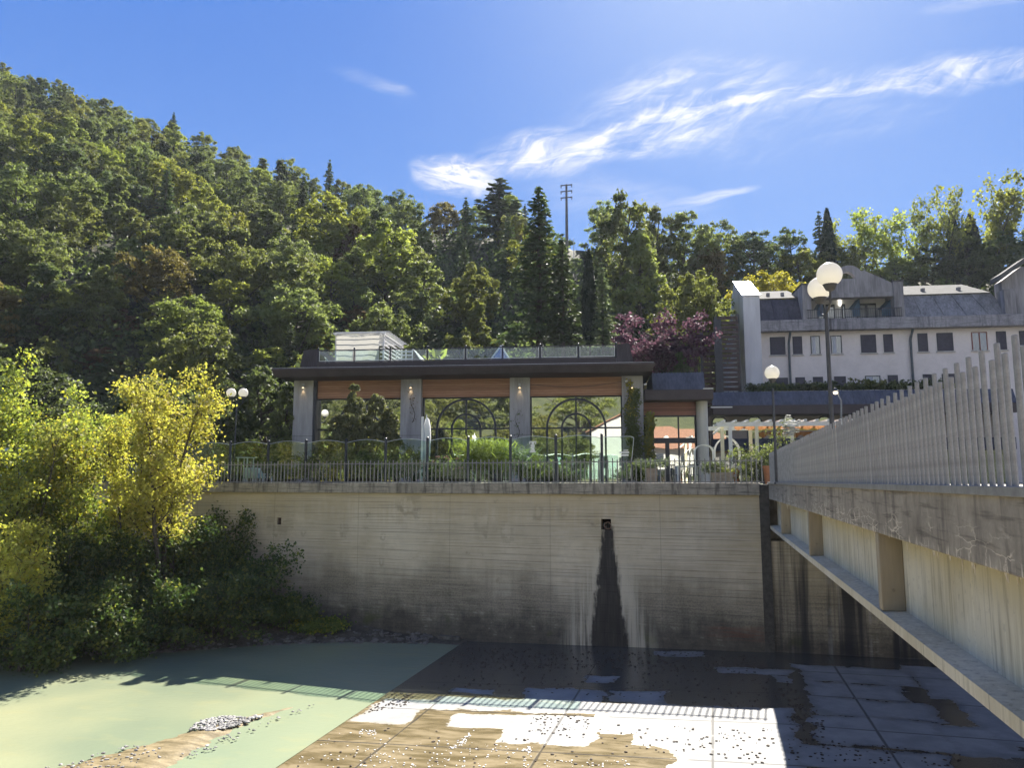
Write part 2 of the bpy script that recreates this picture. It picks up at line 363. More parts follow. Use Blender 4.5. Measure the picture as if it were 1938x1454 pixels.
def bed_mat():
    """concrete apron: bleached dry patches, dark wet film, ochre algae where the stream runs over it"""
    m, t = material('apron_concrete')
    o = t.pos(); X, Y, Z = t.xyz(o)
    n1 = t.noise(o, .22, 4, .55, .4); n2 = t.noise(o, 1.2, 5, .6); n3 = t.noise(o, 9, 4, .7); n4 = t.noise(o, 40, 3, .7)
    flow = t.noise(t.vec(t.add(t.mul(X, .55), t.mul(Y, .25)), t.mul(Y, 1.9), 0), 1.3, 6, .65, .6)
    gx, gy = 4.1, 3.1                                                # slab grid
    fx = t.m('FRACT', t.mul(t.add(X, 41.2), 1/gx)); fy = t.m('FRACT', t.mul(t.add(Y, 30.2), 1/gy))
    ix = t.m('FLOOR', t.mul(t.add(X, 41.2), 1/gx)); iy = t.m('FLOOR', t.mul(t.add(Y, 30.2), 1/gy))
    wv = t.mul(t.sub(n2, .5), .02)
    jx = t.sub(1.0, t.ramp(t.m('ABSOLUTE', t.add(t.sub(t.m('ABSOLUTE', t.sub(fx, .5)), .5), wv)), .003, .012))
    jy = t.sub(1.0, t.ramp(t.m('ABSOLUTE', t.add(t.sub(t.m('ABSOLUTE', t.sub(fy, .5)), .5), wv)), .004, .016))
    joint = t.m('MAXIMUM', jx, jy)
    cell = t.n('ShaderNodeTexWhiteNoise', t.vec(ix, iy, 0), out=0)
    # dry patches: whole slabs and parts of slabs that stand clear of the film of water
    wx = t.add(X, t.mul(t.sub(t.noise(o, .9, 4, .6), .5), 1.1)); wy = t.add(Y, t.mul(t.sub(t.noise(t.scale(o, (.7,1.3,1)), 1.1, 4, .6), .5), .95))
    dry = None
    for (x0, x1, y0, y1) in DRY:
        b = t.m('MINIMUM', t.sub((x1-x0)/2, t.m('ABSOLUTE', t.sub(wx, (x0+x1)/2))), t.sub((y1-y0)/2, t.m('ABSOLUTE', t.sub(wy, (y0+y1)/2))))
        dry = b if dry is None else t.m('MAXIMUM', dry, b)
    dry = t.add(dry, t.mul(t.sub(n2, .5), .35)); dry = t.add(dry, t.mul(t.sub(n3, .5), .16))
    dry = t.add(t.mul(dry, .5), .49)
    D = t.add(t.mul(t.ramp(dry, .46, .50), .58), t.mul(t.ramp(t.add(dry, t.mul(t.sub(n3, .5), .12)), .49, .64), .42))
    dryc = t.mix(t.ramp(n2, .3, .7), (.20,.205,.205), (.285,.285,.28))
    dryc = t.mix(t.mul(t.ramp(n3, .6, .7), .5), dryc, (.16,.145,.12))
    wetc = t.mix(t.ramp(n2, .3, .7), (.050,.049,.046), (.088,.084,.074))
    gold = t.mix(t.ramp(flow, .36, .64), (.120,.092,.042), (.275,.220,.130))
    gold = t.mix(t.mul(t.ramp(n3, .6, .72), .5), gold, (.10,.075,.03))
    gm = t.sub(1.0, t.ramp(t.add(t.mul(t.sub(n1, .5), 6), t.add(X, t.mul(t.sub(Y, 18), .25))), -.5, 3.0)); gm = t.mul(gm, t.sub(1.0, t.ramp(t.add(Y, t.mul(X, .09)), 23.2, 24.6)))  # ochre stops at the wall's shadow edge: shade put into the colour
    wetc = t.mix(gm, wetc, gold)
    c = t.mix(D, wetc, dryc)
    c = t.mix(t.mul(joint, .8), c, (.05,.045,.038))
    grit = t.mul(t.ramp(n4, .66, .72), t.ramp(n2, .45, .6))
    c = t.mix(t.mul(grit, .7), c, (.05,.04,.03))
    rough = t.ramp(D, 0, 1, .16, .85)
    h = t.add(t.mul(n3, .35), t.add(t.mul(flow, t.mul(t.sub(1.0, D), .8)), t.sub(t.mul(n4, .12), t.mul(joint, .6))))
    t.out(t.bsdf(c, rough, t.bump(h, .35, .03), spec=.5)); return m

def water_mat():
    m, t = material('river_water')
    o = t.pos(); X, Y, Z = t.xyz(o)
    n1 = t.noise(o, .12, 3, .5); n2 = t.noise(t.vec(t.mul(X, .5), Y, 0), 1.4, 4, .55); n3 = t.noise(t.vec(t.mul(X,.6), Y, 0), 7, 3, .6)
    c = t.mix(t.ramp(n1, .35, .65), (.205,.245,.165), (.335,.345,.205))
    right = t.ramp(t.add(X, t.mul(t.sub(n1,.5), 4)), -15.5, -12.5)
    c = t.mix(t.mul(right, .6), c, (.215,.275,.190))
    c = t.mix(t.mul(t.ramp(n2, .5, .75), .25), c, (.36,.34,.17))
    n5 = t.noise(t.vec(t.mul(X,.8), t.mul(Y,1.6), 0), 3.0, 4, .6); h = t.add(t.mul(n2, .5), t.add(t.mul(n5, .5), t.mul(n3, .35)))
    t.out(t.bsdf(c, .05, t.bump(h, .22, .06), spec=.6, IOR=1.33)); return m

def earth_mat(name, a, b, sc=.8):
    m, t = material(name)
    o = t.pos(); n1 = t.noise(o, sc, 6, .65); n2 = t.noise(o, sc*9, 4, .7)
    t.out(t.bsdf(t.mix(t.ramp(t.add(t.mul(n1,.6), t.mul(n2,.4)), .35, .65), a, b), .95, t.bump(n2, .8, .08))); return m

def wood_mat(name, a, b, axis='z'):
    m, t = material(name)
    o = t.obj(); X, Y, Z = t.xyz(o)
    pl = t.mul(Z, 1/.14); fr = t.m('FRACT', pl)
    gap = t.sub(1.0, t.ramp(t.m('ABSOLUTE', t.sub(fr, .5)), .40, .47)) if False else t.ramp(t.m('ABSOLUTE', t.sub(fr, .5)), .43, .485)
    h = t.n('ShaderNodeTexWhiteNoise', t.vec(t.m('FLOOR', pl), 1.7, 0), out=0)
    g = t.noise(t.vec(t.mul(X, .8), t.add(t.mul(Z, 26), t.mul(h, 30)), Y), 1.5, 5, .65)
    c = t.mix(t.ramp(t.add(t.mul(g, .75), t.mul(h, .25)), .3, .7), a, b)
    c = t.mix(t.mul(gap, .7), c, tuple(k*.25 for k in a))
    t.out(t.bsdf(c, .55, t.bump(t.sub(g, gap), .3, .01))); return m

def roof_mat(name, col, rib=.28, axis='x'):
    """sheet-metal roof, dull with run marks"""
    m, t = material(name)
    o = t.obj(); n1 = t.noise(t.scale(o, (1,1,.25)), 1.4, 5, .65); n2 = t.noise(t.scale(o, (4,4,.3)), 2.0, 4, .6)
    c = t.mix(t.ramp(t.add(t.mul(n1,.5), t.mul(n2,.5)), .35, .65), tuple(k*.6 for k in col), tuple(k*1.25 for k in col))
    t.out(t.bsdf(c, .55, t.bump(n2, .15, .01), spec=.4)); return m

CONC = simple('facade_concrete', (.36,.35,.34), .85, .28, 1.6, bump=.25, streak=True)
CONC_PALE = simple('pale_concrete', (.46,.44,.40), .85, .25, 1.2, bump=.25, streak=True)
PLASTER = simple('cream_plaster', (.70,.645,.60), .9, .10, .7, bump=.1)
PLASTER_W = simple('white_plaster', (.66,.66,.66), .9, .22, .5, bump=.15, streak=True)
STONE_GREY = simple('weathered_stone', (.27,.26,.26), .9, .5, 1.4, bump=.3, streak=True)
FRAME = simple('dark_frame', (.030,.034,.045), .45, .25, 6, bump=.05)
EAVE = simple('eave_metal', (.045,.033,.036), .55, .25, 1.2, bump=.08)
MANSARD = roof_mat('dark_sheet_roof', (.060,.050,.056)); CANOPY = roof_mat('slate_sheet_roof', (.075,.085,.120)); LEAD = roof_mat('lead_sheet_roof', (.24,.235,.235))
LEAD_DARK = roof_mat('stained_lead_roof', (.075,.07,.085))
PALE_ROOF = simple('pale_roof_cover', (.115,.113,.108), .95, .25, 1.5, spec=.1)
WOOD = wood_mat('cedar_boards', (.27,.135,.075), (.47,.25,.145)); WOOD_DARK = wood_mat('red_boards', (.20,.090,.072), (.32,.15,.12))
STEEL = simple('fence_paint', (.235,.225,.205), .5, .30, 9, bump=.12, dist=.004)
STEEL_B = simple('railing_paint', (.280,.280,.272), .36, .28, 7, bump=.15, dist=.004)
POLE = simple('lamp_paint', (.060,.062,.066), .5, .3, 8, bump=.05)
WHITE = simple('white_paint', (.74,.73,.69), .55, .08, 5, bump=.05)
CANVAS = simple('white_canvas', (.74,.74,.69), .9, .06, 3, bump=.1)
BLIND = simple('window_shutter', (.050,.045,.062), .6, .25, 4, bump=.05)
LOUVRE = simple('louvre_wood', (.060,.036,.030), .6, .35, 5, bump=.1)
TERRA = simple('planter_stone', (.27,.22,.17), .9, .3, 6, bump=.2)
def globe_mat():
    m, t = material('opal_globe')
    n1 = t.noise(t.obj(), 3, 3)
    c = t.mix(n1, (.84,.82,.76), (.90,.89,.85))
    t.out(t.n('ShaderNodeMixShader', .5, t.bsdf(c, .25), t.n('ShaderNodeBsdfTranslucent', (.92,.89,.80,1)))); return m
GLOBE = globe_mat()
def cloth_mat(name, col, tr=.4):
    m, t = material(name)
    n1 = t.noise(t.obj(), 2.5, 4); c = t.mix(n1, tuple(k*.85 for k in col), col)
    t.out(t.n('ShaderNodeMixShader', tr, t.bsdf(c, .9), t.n('ShaderNodeBsdfTranslucent', (*col, 1)))); return m
TENT = cloth_mat('tent_canvas', (.66,.64,.57), .22); FRINGE = cloth_mat('orange_fringe', (.36,.17,.075), .35)
# ------------------------------------------------------------------ sun, sky
SUN_EL, SUN_AZ = R(39.7), R(4.5)                         # azimuth to the right of +Y
sd = Vector((math.sin(SUN_AZ)*math.cos(SUN_EL), math.cos(SUN_AZ)*math.cos(SUN_EL), math.sin(SUN_EL)))
sl = bpy.data.lights.new('sun', 'SUN'); sun = bpy.data.objects.new('sun', sl); C.objects.link(sun)
sun.rotation_euler = sd.to_track_quat('Z', 'Y').to_euler(); sun.location = sd*300
sl.energy = 5.0; sl.angle = R(.45); sl.color = (1.0, .945, .85)
w = bpy.data.worlds.new('World'); scene.world = w; w.use_nodes = True
t = NT(w.node_tree)
sky = t.n('ShaderNodeTexSky', sky_type='NISHITA', sun_disc=False, sun_elevation=SUN_EL, sun_rotation=SUN_AZ,
          altitude=300, air_density=1.0, dust_density=.6, ozone_density=2.2)
dv = t.n('ShaderNodeTexCoord', out=0); dx, dy, dz = t.xyz(dv)
deep = t.mix(t.ramp(dz, .05, .60), (1.10, 2.40, 5.3, 1), (.36, 1.36, 4.6, 1))   # clear autumn blue, paler towards the hills
deep = t.mix(t.ramp(dz, .58, .95), deep, (.10, .38, 1.6, 1))                        # dark zenith
skyc = t.mix(.86, t.mulc(1.0, sky, (.28, .38, .48, 1)), deep)
fw = t.sub(t.mul(dy, CYW), t.mul(dx, SY)); rt = t.add(t.mul(dx, CYW), t.mul(dy, SY))
front = t.ramp(fw, .12, .3); fsafe = t.m('MAXIMUM', fw, .12)
U0 = t.m('DIVIDE', rt, fsafe); W0 = t.m('DIVIDE', dz, fsafe)
U = t.add(U0, t.mul(t.sub(t.noise(t.vec(t.mul(U0, 3.2), t.mul(W0, 7.0), 2.0), 1.0, 4, .55), .5), .09))
W = t.add(W0, t.mul(t.sub(t.noise(t.vec(t.mul(U0, 3.6), t.mul(W0, 8.0), 5.0), 1.0, 4, .6), .5), .055))
def uw(px, py):
    d, y, u, z = ray(px, py); return u/y, z/y
def streak(px, py, px2, py2, half, k, pw=1.6):
    """a soft ellipse on the sky from one end to the other"""
    a = uw(px, py); b = uw(px2, py2); cx, cy = (a[0]+b[0])/2, (a[1]+b[1])/2
    L = math.hypot(b[0]-a[0], b[1]-a[1])/2; th = math.atan2(b[1]-a[1], b[0]-a[0]); c_, s_ = math.cos(th), math.sin(th)
    ux, wy = t.sub(U, cx), t.sub(W, cy)
    al = t.mul(t.add(t.mul(ux, c_), t.mul(wy, s_)), 1/L); ac = t.mul(t.sub(t.mul(wy, c_), t.mul(ux, s_)), F*.93/half)
    r2 = t.add(t.mul(al, al), t.mul(ac, ac))
    return t.mul(t.m('POWER', t.m('MAXIMUM', t.sub(1.0, r2), 0.0), pw), k)
def wisps(ang, stretch, scale, lo, hi, dist=1.0):
    c_, s_ = math.cos(ang), math.sin(ang)
    p = t.vec(t.mul(t.add(t.mul(U, c_), t.mul(W, s_)), 1.0), t.mul(t.sub(t.mul(W, c_), t.mul(U, s_)), stretch), .37)
    return t.ramp(t.noise(p, scale, 8, .62, dist), lo, hi)
fine = wisps(R(13), 4.6, 7.0, .36, .78, .9); fib = wisps(R(33), 4.0, 13.0, .34, .70, .7); puff = wisps(R(-12), 2.2, 26.0, .36, .66, .8)
band = None
for a in [(1030, 255, 1560, 170, 52, 1.15), (900, 285, 1420, 250, 44, 1.1), (1240, 225, 1720, 150, 44, 1.0), (1540, 170, 2060, 100, 42, 1.15),
          (860, 320, 1180, 285, 44, 1.1), (1100, 200, 1500, 130, 80, .75), (1000, 240, 1850, 180, 110, .42), (1880, 130, 2300, 90, 50, .8)]:
    e = streak(*a); band = e if band is None else t.add(band, e)
cl = t.mul(band, t.add(t.mul(fine, .42), t.add(t.mul(t.mul(fine, fib), .75), t.mul(fib, .22))))
blob = t.mul(streak(770, 325, 950, 345, 52, 1.5), t.add(.25, puff))
thin = t.add(t.mul(streak(1240, 390, 1450, 346, 15, .85), t.add(.35, fine)), t.mul(streak(610, 135, 790, 178, 16, .42), t.add(.2, fine)))
thin = t.add(thin, t.mul(t.add(streak(930, 345, 1400, 405, 60, .30), streak(1720, 22, 1990, -20, 22, .5)), t.add(.2, fine)))
cloud = t.m('MINIMUM', t.mul(t.add(t.add(cl, blob), thin), front), 1.0)
# unseen bright sky patches added behind the viewer to lift the shaded wall
bk = t.mul(t.ramp(fw, .05, -.45), t.ramp(t.noise(dv, 2.2, 5, .6), .30, .6)); bk = t.mul(bk, t.mul(t.ramp(dz, 0.0, .12), t.sub(1.0, t.ramp(dz, .28, .60))))
SKY_W = 5.8
col = t.mix(cloud, skyc, (SKY_W*1.0, SKY_W*1.0, SKY_W*1.02, 1))
col = t.mix(t.mul(bk, .8), col, (SKY_W*1.35, SKY_W*1.3, SKY_W*1.22, 1))
glow = t.m('POWER', t.m('MAXIMUM', t.add(t.add(t.mul(dx, sd.x), t.mul(dy, sd.y)), t.mul(dz, sd.z)), 0.0), 26.0)
col = t.mix(t.mul(glow, .5), col, (4.6, 5.3, 6.4, 1))
bg = t.n('ShaderNodeBackground', col, .05)
t.n('ShaderNodeOutputWorld', bg)
vs = scene.view_settings; scene.display_settings.display_device = 'sRGB'
vs.view_transform = 'Standard'; vs.look = 'None'; vs.gamma = 1.0; vs.use_curve_mapping = False; vs.exposure = 1.8
scene.cycles.max_bounces = 7; scene.cycles.transparent_max_bounces = 10; scene.cycles.diffuse_bounces = 3; scene.cycles.glossy_bounces = 3
scene.cycles.transmission_bounces = 3; scene.cycles.caustics_reflective = False; scene.cycles.caustics_refractive = False
scene.cycles.sample_clamp_indirect = 6.0

# ------------------------------------------------------------------ river bed, water, banks
WY, COPE = 31.44, 6.32                                  # face of the river wall, top of its coping
EDGE0 = -10.4
def bedz(x): return min(0.0, .034*(x-1.75))
WZ = -.46
mb = MB(); xs = [EDGE0, -8, -6, -4, -2, 0, 1.75, 6, 14]; ys = [1.9, 8, 14, 20, 26, 31.3, 33.0]
vs_ = [(x+(.04*(y-25) if x == EDGE0 else 0)*-.3, y, bedz(x)) for y in ys for x in xs]; n = len(xs)
mb.add(vs_, [(j*n+i, j*n+i+1, (j+1)*n+i+1, (j+1)*n+i) for j in range(len(ys)-1) for i in range(n-1)])
mb.add([(EDGE0+.22, 1.9, bedz(EDGE0)-.006), (EDGE0-.1, 33.0, bedz(EDGE0)-.006), (EDGE0-.1, 33.0, -1.2), (EDGE0+.22, 1.9, -1.2)], [(0,1,2,3)])
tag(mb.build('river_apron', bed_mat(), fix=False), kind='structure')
mb = MB(); mb.quad((-120, 1.8, WZ), (EDGE0+.3, 1.8, WZ), (EDGE0+.3, 32.9, WZ), (-120, 43, WZ))
tag(mb.build('river_water', water_mat()), kind='structure')
mb = MB(); mb.quad((-470, -470, -1.6), (470, -470, -1.6), (470, 470, -1.6), (-470, 470, -1.6))
tag(mb.build('ground', earth_mat('ground_earth', (.07,.06,.04), (.14,.12,.08))), kind='structure')

def grid_mesh(name, nx, ny, fn, mat, smooth=True):
    vs = [fn(i/(nx-1), j/(ny-1)) for j in range(ny) for i in range(nx)]
    fs = [(j*nx+i, j*nx+i+1, (j+1)*nx+i+1, (j+1)*nx+i) for j in range(ny-1) for i in range(nx-1)]
    me = bpy.data.meshes.new(name); me.from_pydata(vs, [], fs)
    if smooth: me.polygons.foreach_set('use_smooth', [True]*len(fs))
    return link_mesh(name, me, mat)
from mathutils import noise as mn
def nz(x, y, s=1.0, z=0.0): return mn.fractal(Vector((x*s, y*s, z)), 1.0, 2.0, 4)

# left river bank: the waterline read from the photograph, rising to the wall
shore = [onZ(a, b, WZ) for a, b in [(880,1221),(800,1219),(720,1217),(640,1217),(560,1219),(470,1224),(380,1230),(300,1237),(200,1241),(100,1240),(0,1236),(-200,1236),(-600,1240)]]
shore = [(p.x, p.y) for p in shore]; shore.append((shore[-1][0]-60, shore[-1][1]+2))
def shore_y(x):
    for (a, ya), (b, yb) in zip(shore, shore[1:]):
        if b <= x <= a: return ya+(yb-ya)*(x-a)/(b-a)
    return shore[0][1] if x > shore[0][0] else shore[-1][1]
def bank(i, j):
    x = shore[0][0]-(i**1.3)*70; y0 = min(shore_y(x)-1.2, wall_y(x)-.3); y = y0+(wall_y(x)+.05-y0)*j
    d = y-shore_y(x)
    z = WZ-.25+min(1.5, max(0, d+1.2)*.20)+max(0, d)*.04*min(1, i*5)+.10*nz(x, y, .9)*min(1, max(0, d+.6))
    return (x, y, z)
tag(grid_mesh('river_bank', 120, 30, bank, earth_mat('bank_silt', (.055,.047,.034), (.13,.112,.08), 1.5)), kind='structure')
def bank_z(x, y):
    d = y-shore_y(x); i = min(1, max(0, (shore[0][0]-x)/70)**(1/1.3))
    return WZ-.25+min(1.5, max(0, d+1.2)*.20)+max(0, d)*.04*min(1, i*5)

# sand bar in the stream
bar_px = [(628,1319),(600,1324),(560,1334),(500,1346),(440,1360),(380,1376),(310,1396),(230,1418),(150,1438),(90,1454),(20,1475),(-80,1510),
          (250,1520),(320,1462),(360,1440),(408,1408),(462,1380),(526,1356),(590,1335)]
bar = [onZ(a, b, WZ) for a, b in bar_px]
def fill_poly(name, pts, h, mat, res=.12, wob=.0):
    from mathutils.geometry import intersect_point_tri_2d
    xs = [p[0] for p in pts]; ys = [p[1] for p in pts]
    P2 = [(p[0], p[1]) for p in pts]
    def inside_d(x, y):
        ins = False; dm = 1e9
        for (ax, ay), (bx, by) in zip(P2, P2[1:]+P2[:1]):
            if (ay > y) != (by > y) and x < (bx-ax)*(y-ay)/(by-ay)+ax: ins = not ins
            L2 = (bx-ax)**2+(by-ay)**2; tt = max(0, min(1, ((x-ax)*(bx-ax)+(y-ay)*(by-ay))/L2))
            dm = min(dm, math.hypot(x-ax-tt*(bx-ax), y-ay-tt*(by-ay)))
        return dm if ins else -dm
    nx = int((max(xs)-min(xs)+.8)/res)+2; ny = int((max(ys)-min(ys)+.8)/res)+2
    vs, idx, fs = [], {}, []
    for j in range(ny):
        for i in range(nx):
            x, y = min(xs)-.4+i*res, min(ys)-.4+j*res; d = inside_d(x, y)
            if d > -.35:
                dd = d+.14*nz(x, y, 2.2); idx[i, j] = len(vs); vs.append((x, y, h(dd, x, y)))
    for (i, j) in idx:
        q = [(i,j),(i+1,j),(i+1,j+1),(i,j+1)]
        if all(k in idx for k in q): fs.append(tuple(idx[k] for k in q))
    me = bpy.data.meshes.new(name); me.from_pydata(vs, [], fs); me.polygons.foreach_set('use_smooth', [True]*len(fs))
    return link_mesh(name, me, mat)
def sand_mat():
    m, t = material('wet_sand'); o = t.pos(); X, Y, Z = t.xyz(o)
    n1 = t.noise(t.vec(t.mul(X,.6), t.mul(Y,1.6), 0), 2.0, 6, .65, .5); n2 = t.noise(o, 16, 4, .7)
    c = t.mix(t.ramp(n1, .35, .65), (.125,.095,.042), (.285,.225,.125)); c = t.mix(t.mul(t.ramp(n2, .58, .68), .6), c, (.10,.08,.045))
    t.out(t.bsdf(c, .45, t.bump(t.add(n1, t.mul(n2, .5)), .5, .04))); return m
tag(fill_poly('sand_bar', bar, lambda d, x, y: WZ-.03+max(-.08, min(.09, d*.13))+.012*nz(x, y, 5), sand_mat()), kind='structure')

rng = np.random.default_rng(5)
def stones(name, pts, smin, smax, mat, label=None, flat=.55, seed=1):
    """many small stones as one loose mass"""
    r = random.Random(seed); mb = MB()
    ico = [(0,0,1),(.89,0,.45),(.28,.85,.45),(-.72,.53,.45),(-.72,-.53,.45),(.28,-.85,.45),(.72,.53,-.45),(-.28,.85,-.45),(-.89,0,-.45),(-.28,-.85,-.45),(.72,-.53,-.45),(0,0,-1)]
    fc = [(0,1,2),(0,2,3),(0,3,4),(0,4,5),(0,5,1),(1,6,2),(2,7,3),(3,8,4),(4,9,5),(5,10,1),(2,6,7),(3,7,8),(4,8,9),(5,9,10),(1,10,6),(6,11,7),(7,11,8),(8,11,9),(9,11,10),(10,11,6)]
    for p in pts:
        s = r.uniform(smin, smax); a = r.uniform(0, 6.28); sx, sy, sz = s*r.uniform(.7,1.3), s*r.uniform(.6,1.0), s*flat*r.uniform(.6,1.2)
        vs = []
        for q in ico:
            k = r.uniform(.8, 1.15); x, y = q[0]*sx*k, q[1]*sy*k
            vs.append((p[0]+x*math.cos(a)-y*math.sin(a), p[1]+x*math.sin(a)+y*math.cos(a), p[2]+q[2]*sz*k))
        mb.add(vs, fc)
    o = mb.build(name, mat, fix=False); o['kind'] = 'stuff'
    if label: o['label'] = label
    return o
def in_px(poly, n, seed, z=WZ):
    r = random.Random(seed); out = []
    x0, x1 = min(p[0] for p in poly), max(p[0] for p in poly); y0, y1 = min(p[1] for p in poly), max(p[1] for p in poly)
    while len(out) < n:
        x, y = r.uniform(x0, x1), r.uniform(y0, y1); ins = False
        for (ax, ay), (bx, by) in zip(poly, poly[1:]+poly[:1]):
            if (ay > y) != (by > y) and x < (bx-ax)*(y-ay)/(by-ay)+ax: ins = not ins
        if ins: out.append(onZ(x, y, z))
    return out
PEB = simple('river_pebble', (.30,.29,.275), .8, .5, 2.0, bump=.2); PEB_D = simple('bank_stone', (.17,.155,.13), .9, .5, 2.0, bump=.2)
LITTER = simple('dead_leaf', (.055,.036,.022), .8, .5, 3.0, bump=0)
pts = in_px([(356,1382),(380,1364),(420,1356),(470,1358),(500,1353),(480,1364),(445,1376),(400,1384)], 330, 3, WZ+.06)
stones('pebble_bed', pts, .025, .08, PEB, 'heap of grey and white pebbles on the sand bar')
pts = in_px([(340,1430),(420,1395),(560,1345),(620,1324),(560,1350),(430,1408),(380,1432)], 45, 4, WZ+.06)+in_px([(80,1454),(250,1410),(330,1420),(300,1454)], 70, 9, WZ+.07)
stones('bar_pebbles', pts, .02, .06, PEB, 'scattered small pebbles along the sand bar', seed=5)
pts = []
r = random.Random(7)
for k in range(700):
    x = -12-r.random()**1.2*34; y = shore_y(x)+abs(r.gauss(0, .7))-.1; pts.append((x, y, bank_z(x, y)+.02))
stones('bank_stones', pts, .04, .16, PEB_D, 'grey and brown stones along the foot of the bank', seed=8)
# leaf litter and twigs drifted along the apron
pts = []
for poly, n_, s_ in [([(880,1226),(1440,1240),(1430,1275),(820,1262)], 620, 11), ([(900,1262),(1500,1280),(1480,1345),(760,1300)], 220, 12),
                     ([(740,1310),(785,1318),(770,1336),(690,1352)], 90, 13), ([(1010,1350),(1120,1355),(1110,1400),(1000,1390)], 70, 14),
                     ([(1130,1370),(1470,1380),(1480,1454),(1130,1420)], 110, 15), ([(1490,1290),(1560,1360),(1560,1400),(1490,1380)], 110, 16), ([(1490,1395),(1830,1430),(1800,1454),(1490,1440)], 120, 17),
                     ([(560,1454),(700,1360),(1150,1420),(1200,1454)], 60, 18)]:
    for p in in_px(poly, n_, s_, 0.0):
        for _ in range(3):
            q = onZ(*px_of(p), bedz(p.x)); p = q
        pts.append((p.x, p.y, bedz(p.x)+.012))
stones('leaf_litter', pts, .015, .055, LITTER, 'dead leaves and twigs drifted over the concrete apron', .35, 21)
# white specks standing in for sun glints on the film of water
pts = []
for poly, n_, s_ in [([(560,1440),(640,1388),(760,1380),(700,1454),(540,1454)], 50, 31), ([(700,1420),(860,1400),(1010,1415),(1000,1454),(680,1454)], 130, 32), ([(1030,1440),(1200,1440),(1200,1454),(1030,1454)], 40, 33),
                     ([(840,1425),(900,1380),(880,1410)], 50, 34), ([(680,1382),(712,1384),(715,1394),(680,1392)], 40, 35), ([(985,1420),(1010,1412),(1000,1432)], 40, 36)]:
    for p in in_px(poly, n_, s_, 0.0):
        for _ in range(3): p = onZ(*px_of(p), bedz(p.x))
        pts.append((p.x, p.y, bedz(p.x)+.012))
stones('glint_specks', pts, .010, .032, simple('glint_specks', (.78,.77,.76), .5, .2, 3.0, bump=0), 'white specks standing in for sun glints on the wet ochre apron', .4, 22)

# ------------------------------------------------------------------ river wall
WX0, WX1 = -78.0, 0.0
wall = thing('retaining_wall', 'tall board-marked concrete river wall with dark flood stains and a leaking drain', 'wall', WF.o, WF.rz)
DX, DZ = wl(1147, 993)
hw, hh = .21, .22
mb = MB(); T = 1.2
def face(x0, x1, z0, z1): mb.quad((x0, 0, z0), (x1, 0, z0), (x1, 0, z1), (x0, 0, z1))
EX, EZ = wl(528, 987)
xs = [WX0, EX-.13, EX+.13, DX-hw, DX+hw, WX1]
face(xs[0], xs[1], -1.5, 5.85); face(xs[2], xs[3], -1.5, 5.85); face(xs[4], xs[5], -1.5, 5.85)
face(xs[1], xs[2], -1.5, EZ-.17); face(xs[1], xs[2], EZ+.17, 5.85); face(xs[3], xs[4], -1.5, DZ-hh); face(xs[3], xs[4], DZ+hh, 5.85)
for x0, x1, z0, z1 in [(xs[1], xs[2], EZ-.17, EZ+.17), (xs[3], xs[4], DZ-hh, DZ+hh)]:
    mb.quad((x0,0,z0),(x1,0,z0),(x1,.5,z0),(x0,.5,z0)); mb.quad((x0,0,z1),(x0,.5,z1),(x1,.5,z1),(x1,0,z1))
    mb.quad((x0,0,z0),(x0,.5,z0),(x0,.5,z1),(x0,0,z1)); mb.quad((x1,0,z0),(x1,0,z1),(x1,.5,z1),(x1,.5,z0)); mb.quad((x0,.5,z0),(x1,.5,z0),(x1,.5,z1),(x0,.5,z1))
mb.quad((WX1,0,-1.5),(WX1,T,-1.5),(WX1,T,5.85),(WX1,0,5.85)); mb.quad((WX0,T,-1.5),(WX0,T,5.85),(WX1,T,5.85),(WX1,T,-1.5)); mb.quad((WX0,0,5.85),(WX1,0,5.85),(WX1,T,5.85),(WX0,T,5.85))
mb.build('wall_face', wall_mat('river_wall', DX), wall, fix=False)
COPEM = drip_mat('coping_concrete', (.40,.36,.28), (.06,.052,.042), COPE, 5.85, .75)
mb = MB(); mb.box(WX0, WX1+.03, -.14, T+.1, 5.852, COPE); mb.build('coping', COPEM, wall, bevel=.02)
BLACK = simple('black_void', (.012,.011,.010), .9, .3, 5, bump=.2); PIPE = simple('clay_pipe', (.17,.11,.075), .8, .4, 6, bump=.2)
o = MB().box(DX-hw+.004, DX+hw-.004, .30, .42, DZ-hh+.004, DZ+hh-.004).build('drain_opening', BLACK, wall)
mb = MB()
for k in range(20):
    a, b = 2*math.pi*k/20, 2*math.pi*(k+1)/20; c = (DX+.07, DZ-.05)
    for r0, r1, y0, y1 in [(.155, .155, -.02, .3), (.12, .12, -.02, .28)]:
        mb.quad((c[0]+r0*math.cos(a), y0, c[1]+r0*math.sin(a)), (c[0]+r0*math.cos(b), y0, c[1]+r0*math.sin(b)), (c[0]+r1*math.cos(b), y1, c[1]+r1*math.sin(b)), (c[0]+r1*math.cos(a), y1, c[1]+r1*math.sin(a)))
    mb.quad((c[0]+.155*math.cos(a), -.02, c[1]+.155*math.sin(a)), (c[0]+.155*math.cos(b), -.02, c[1]+.155*math.sin(b)), (c[0]+.12*math.cos(b), -.02, c[1]+.12*math.sin(b)), (c[0]+.12*math.cos(a), -.02, c[1]+.12*math.sin(a)))
mb.build('drain_pipe', PIPE, wall, fix=False)
MB().box(EX-.126, EX+.126, .10, .2, EZ-.166, EZ+.166).build('drain_opening', simple('rust_hole', (.06,.04,.03), .9, .5, 8), wall)
# toe block where the wall meets the apron
ax_, _ = wl(868, 1218)
mb = MB(); mb.box(ax_-.9, ax_+.1, -.22, -.004, -1.2, -.22); mb.build('toe_block', simple('stained_toe', (.13,.12,.10), .9, .5, 3), wall, bevel=.03)

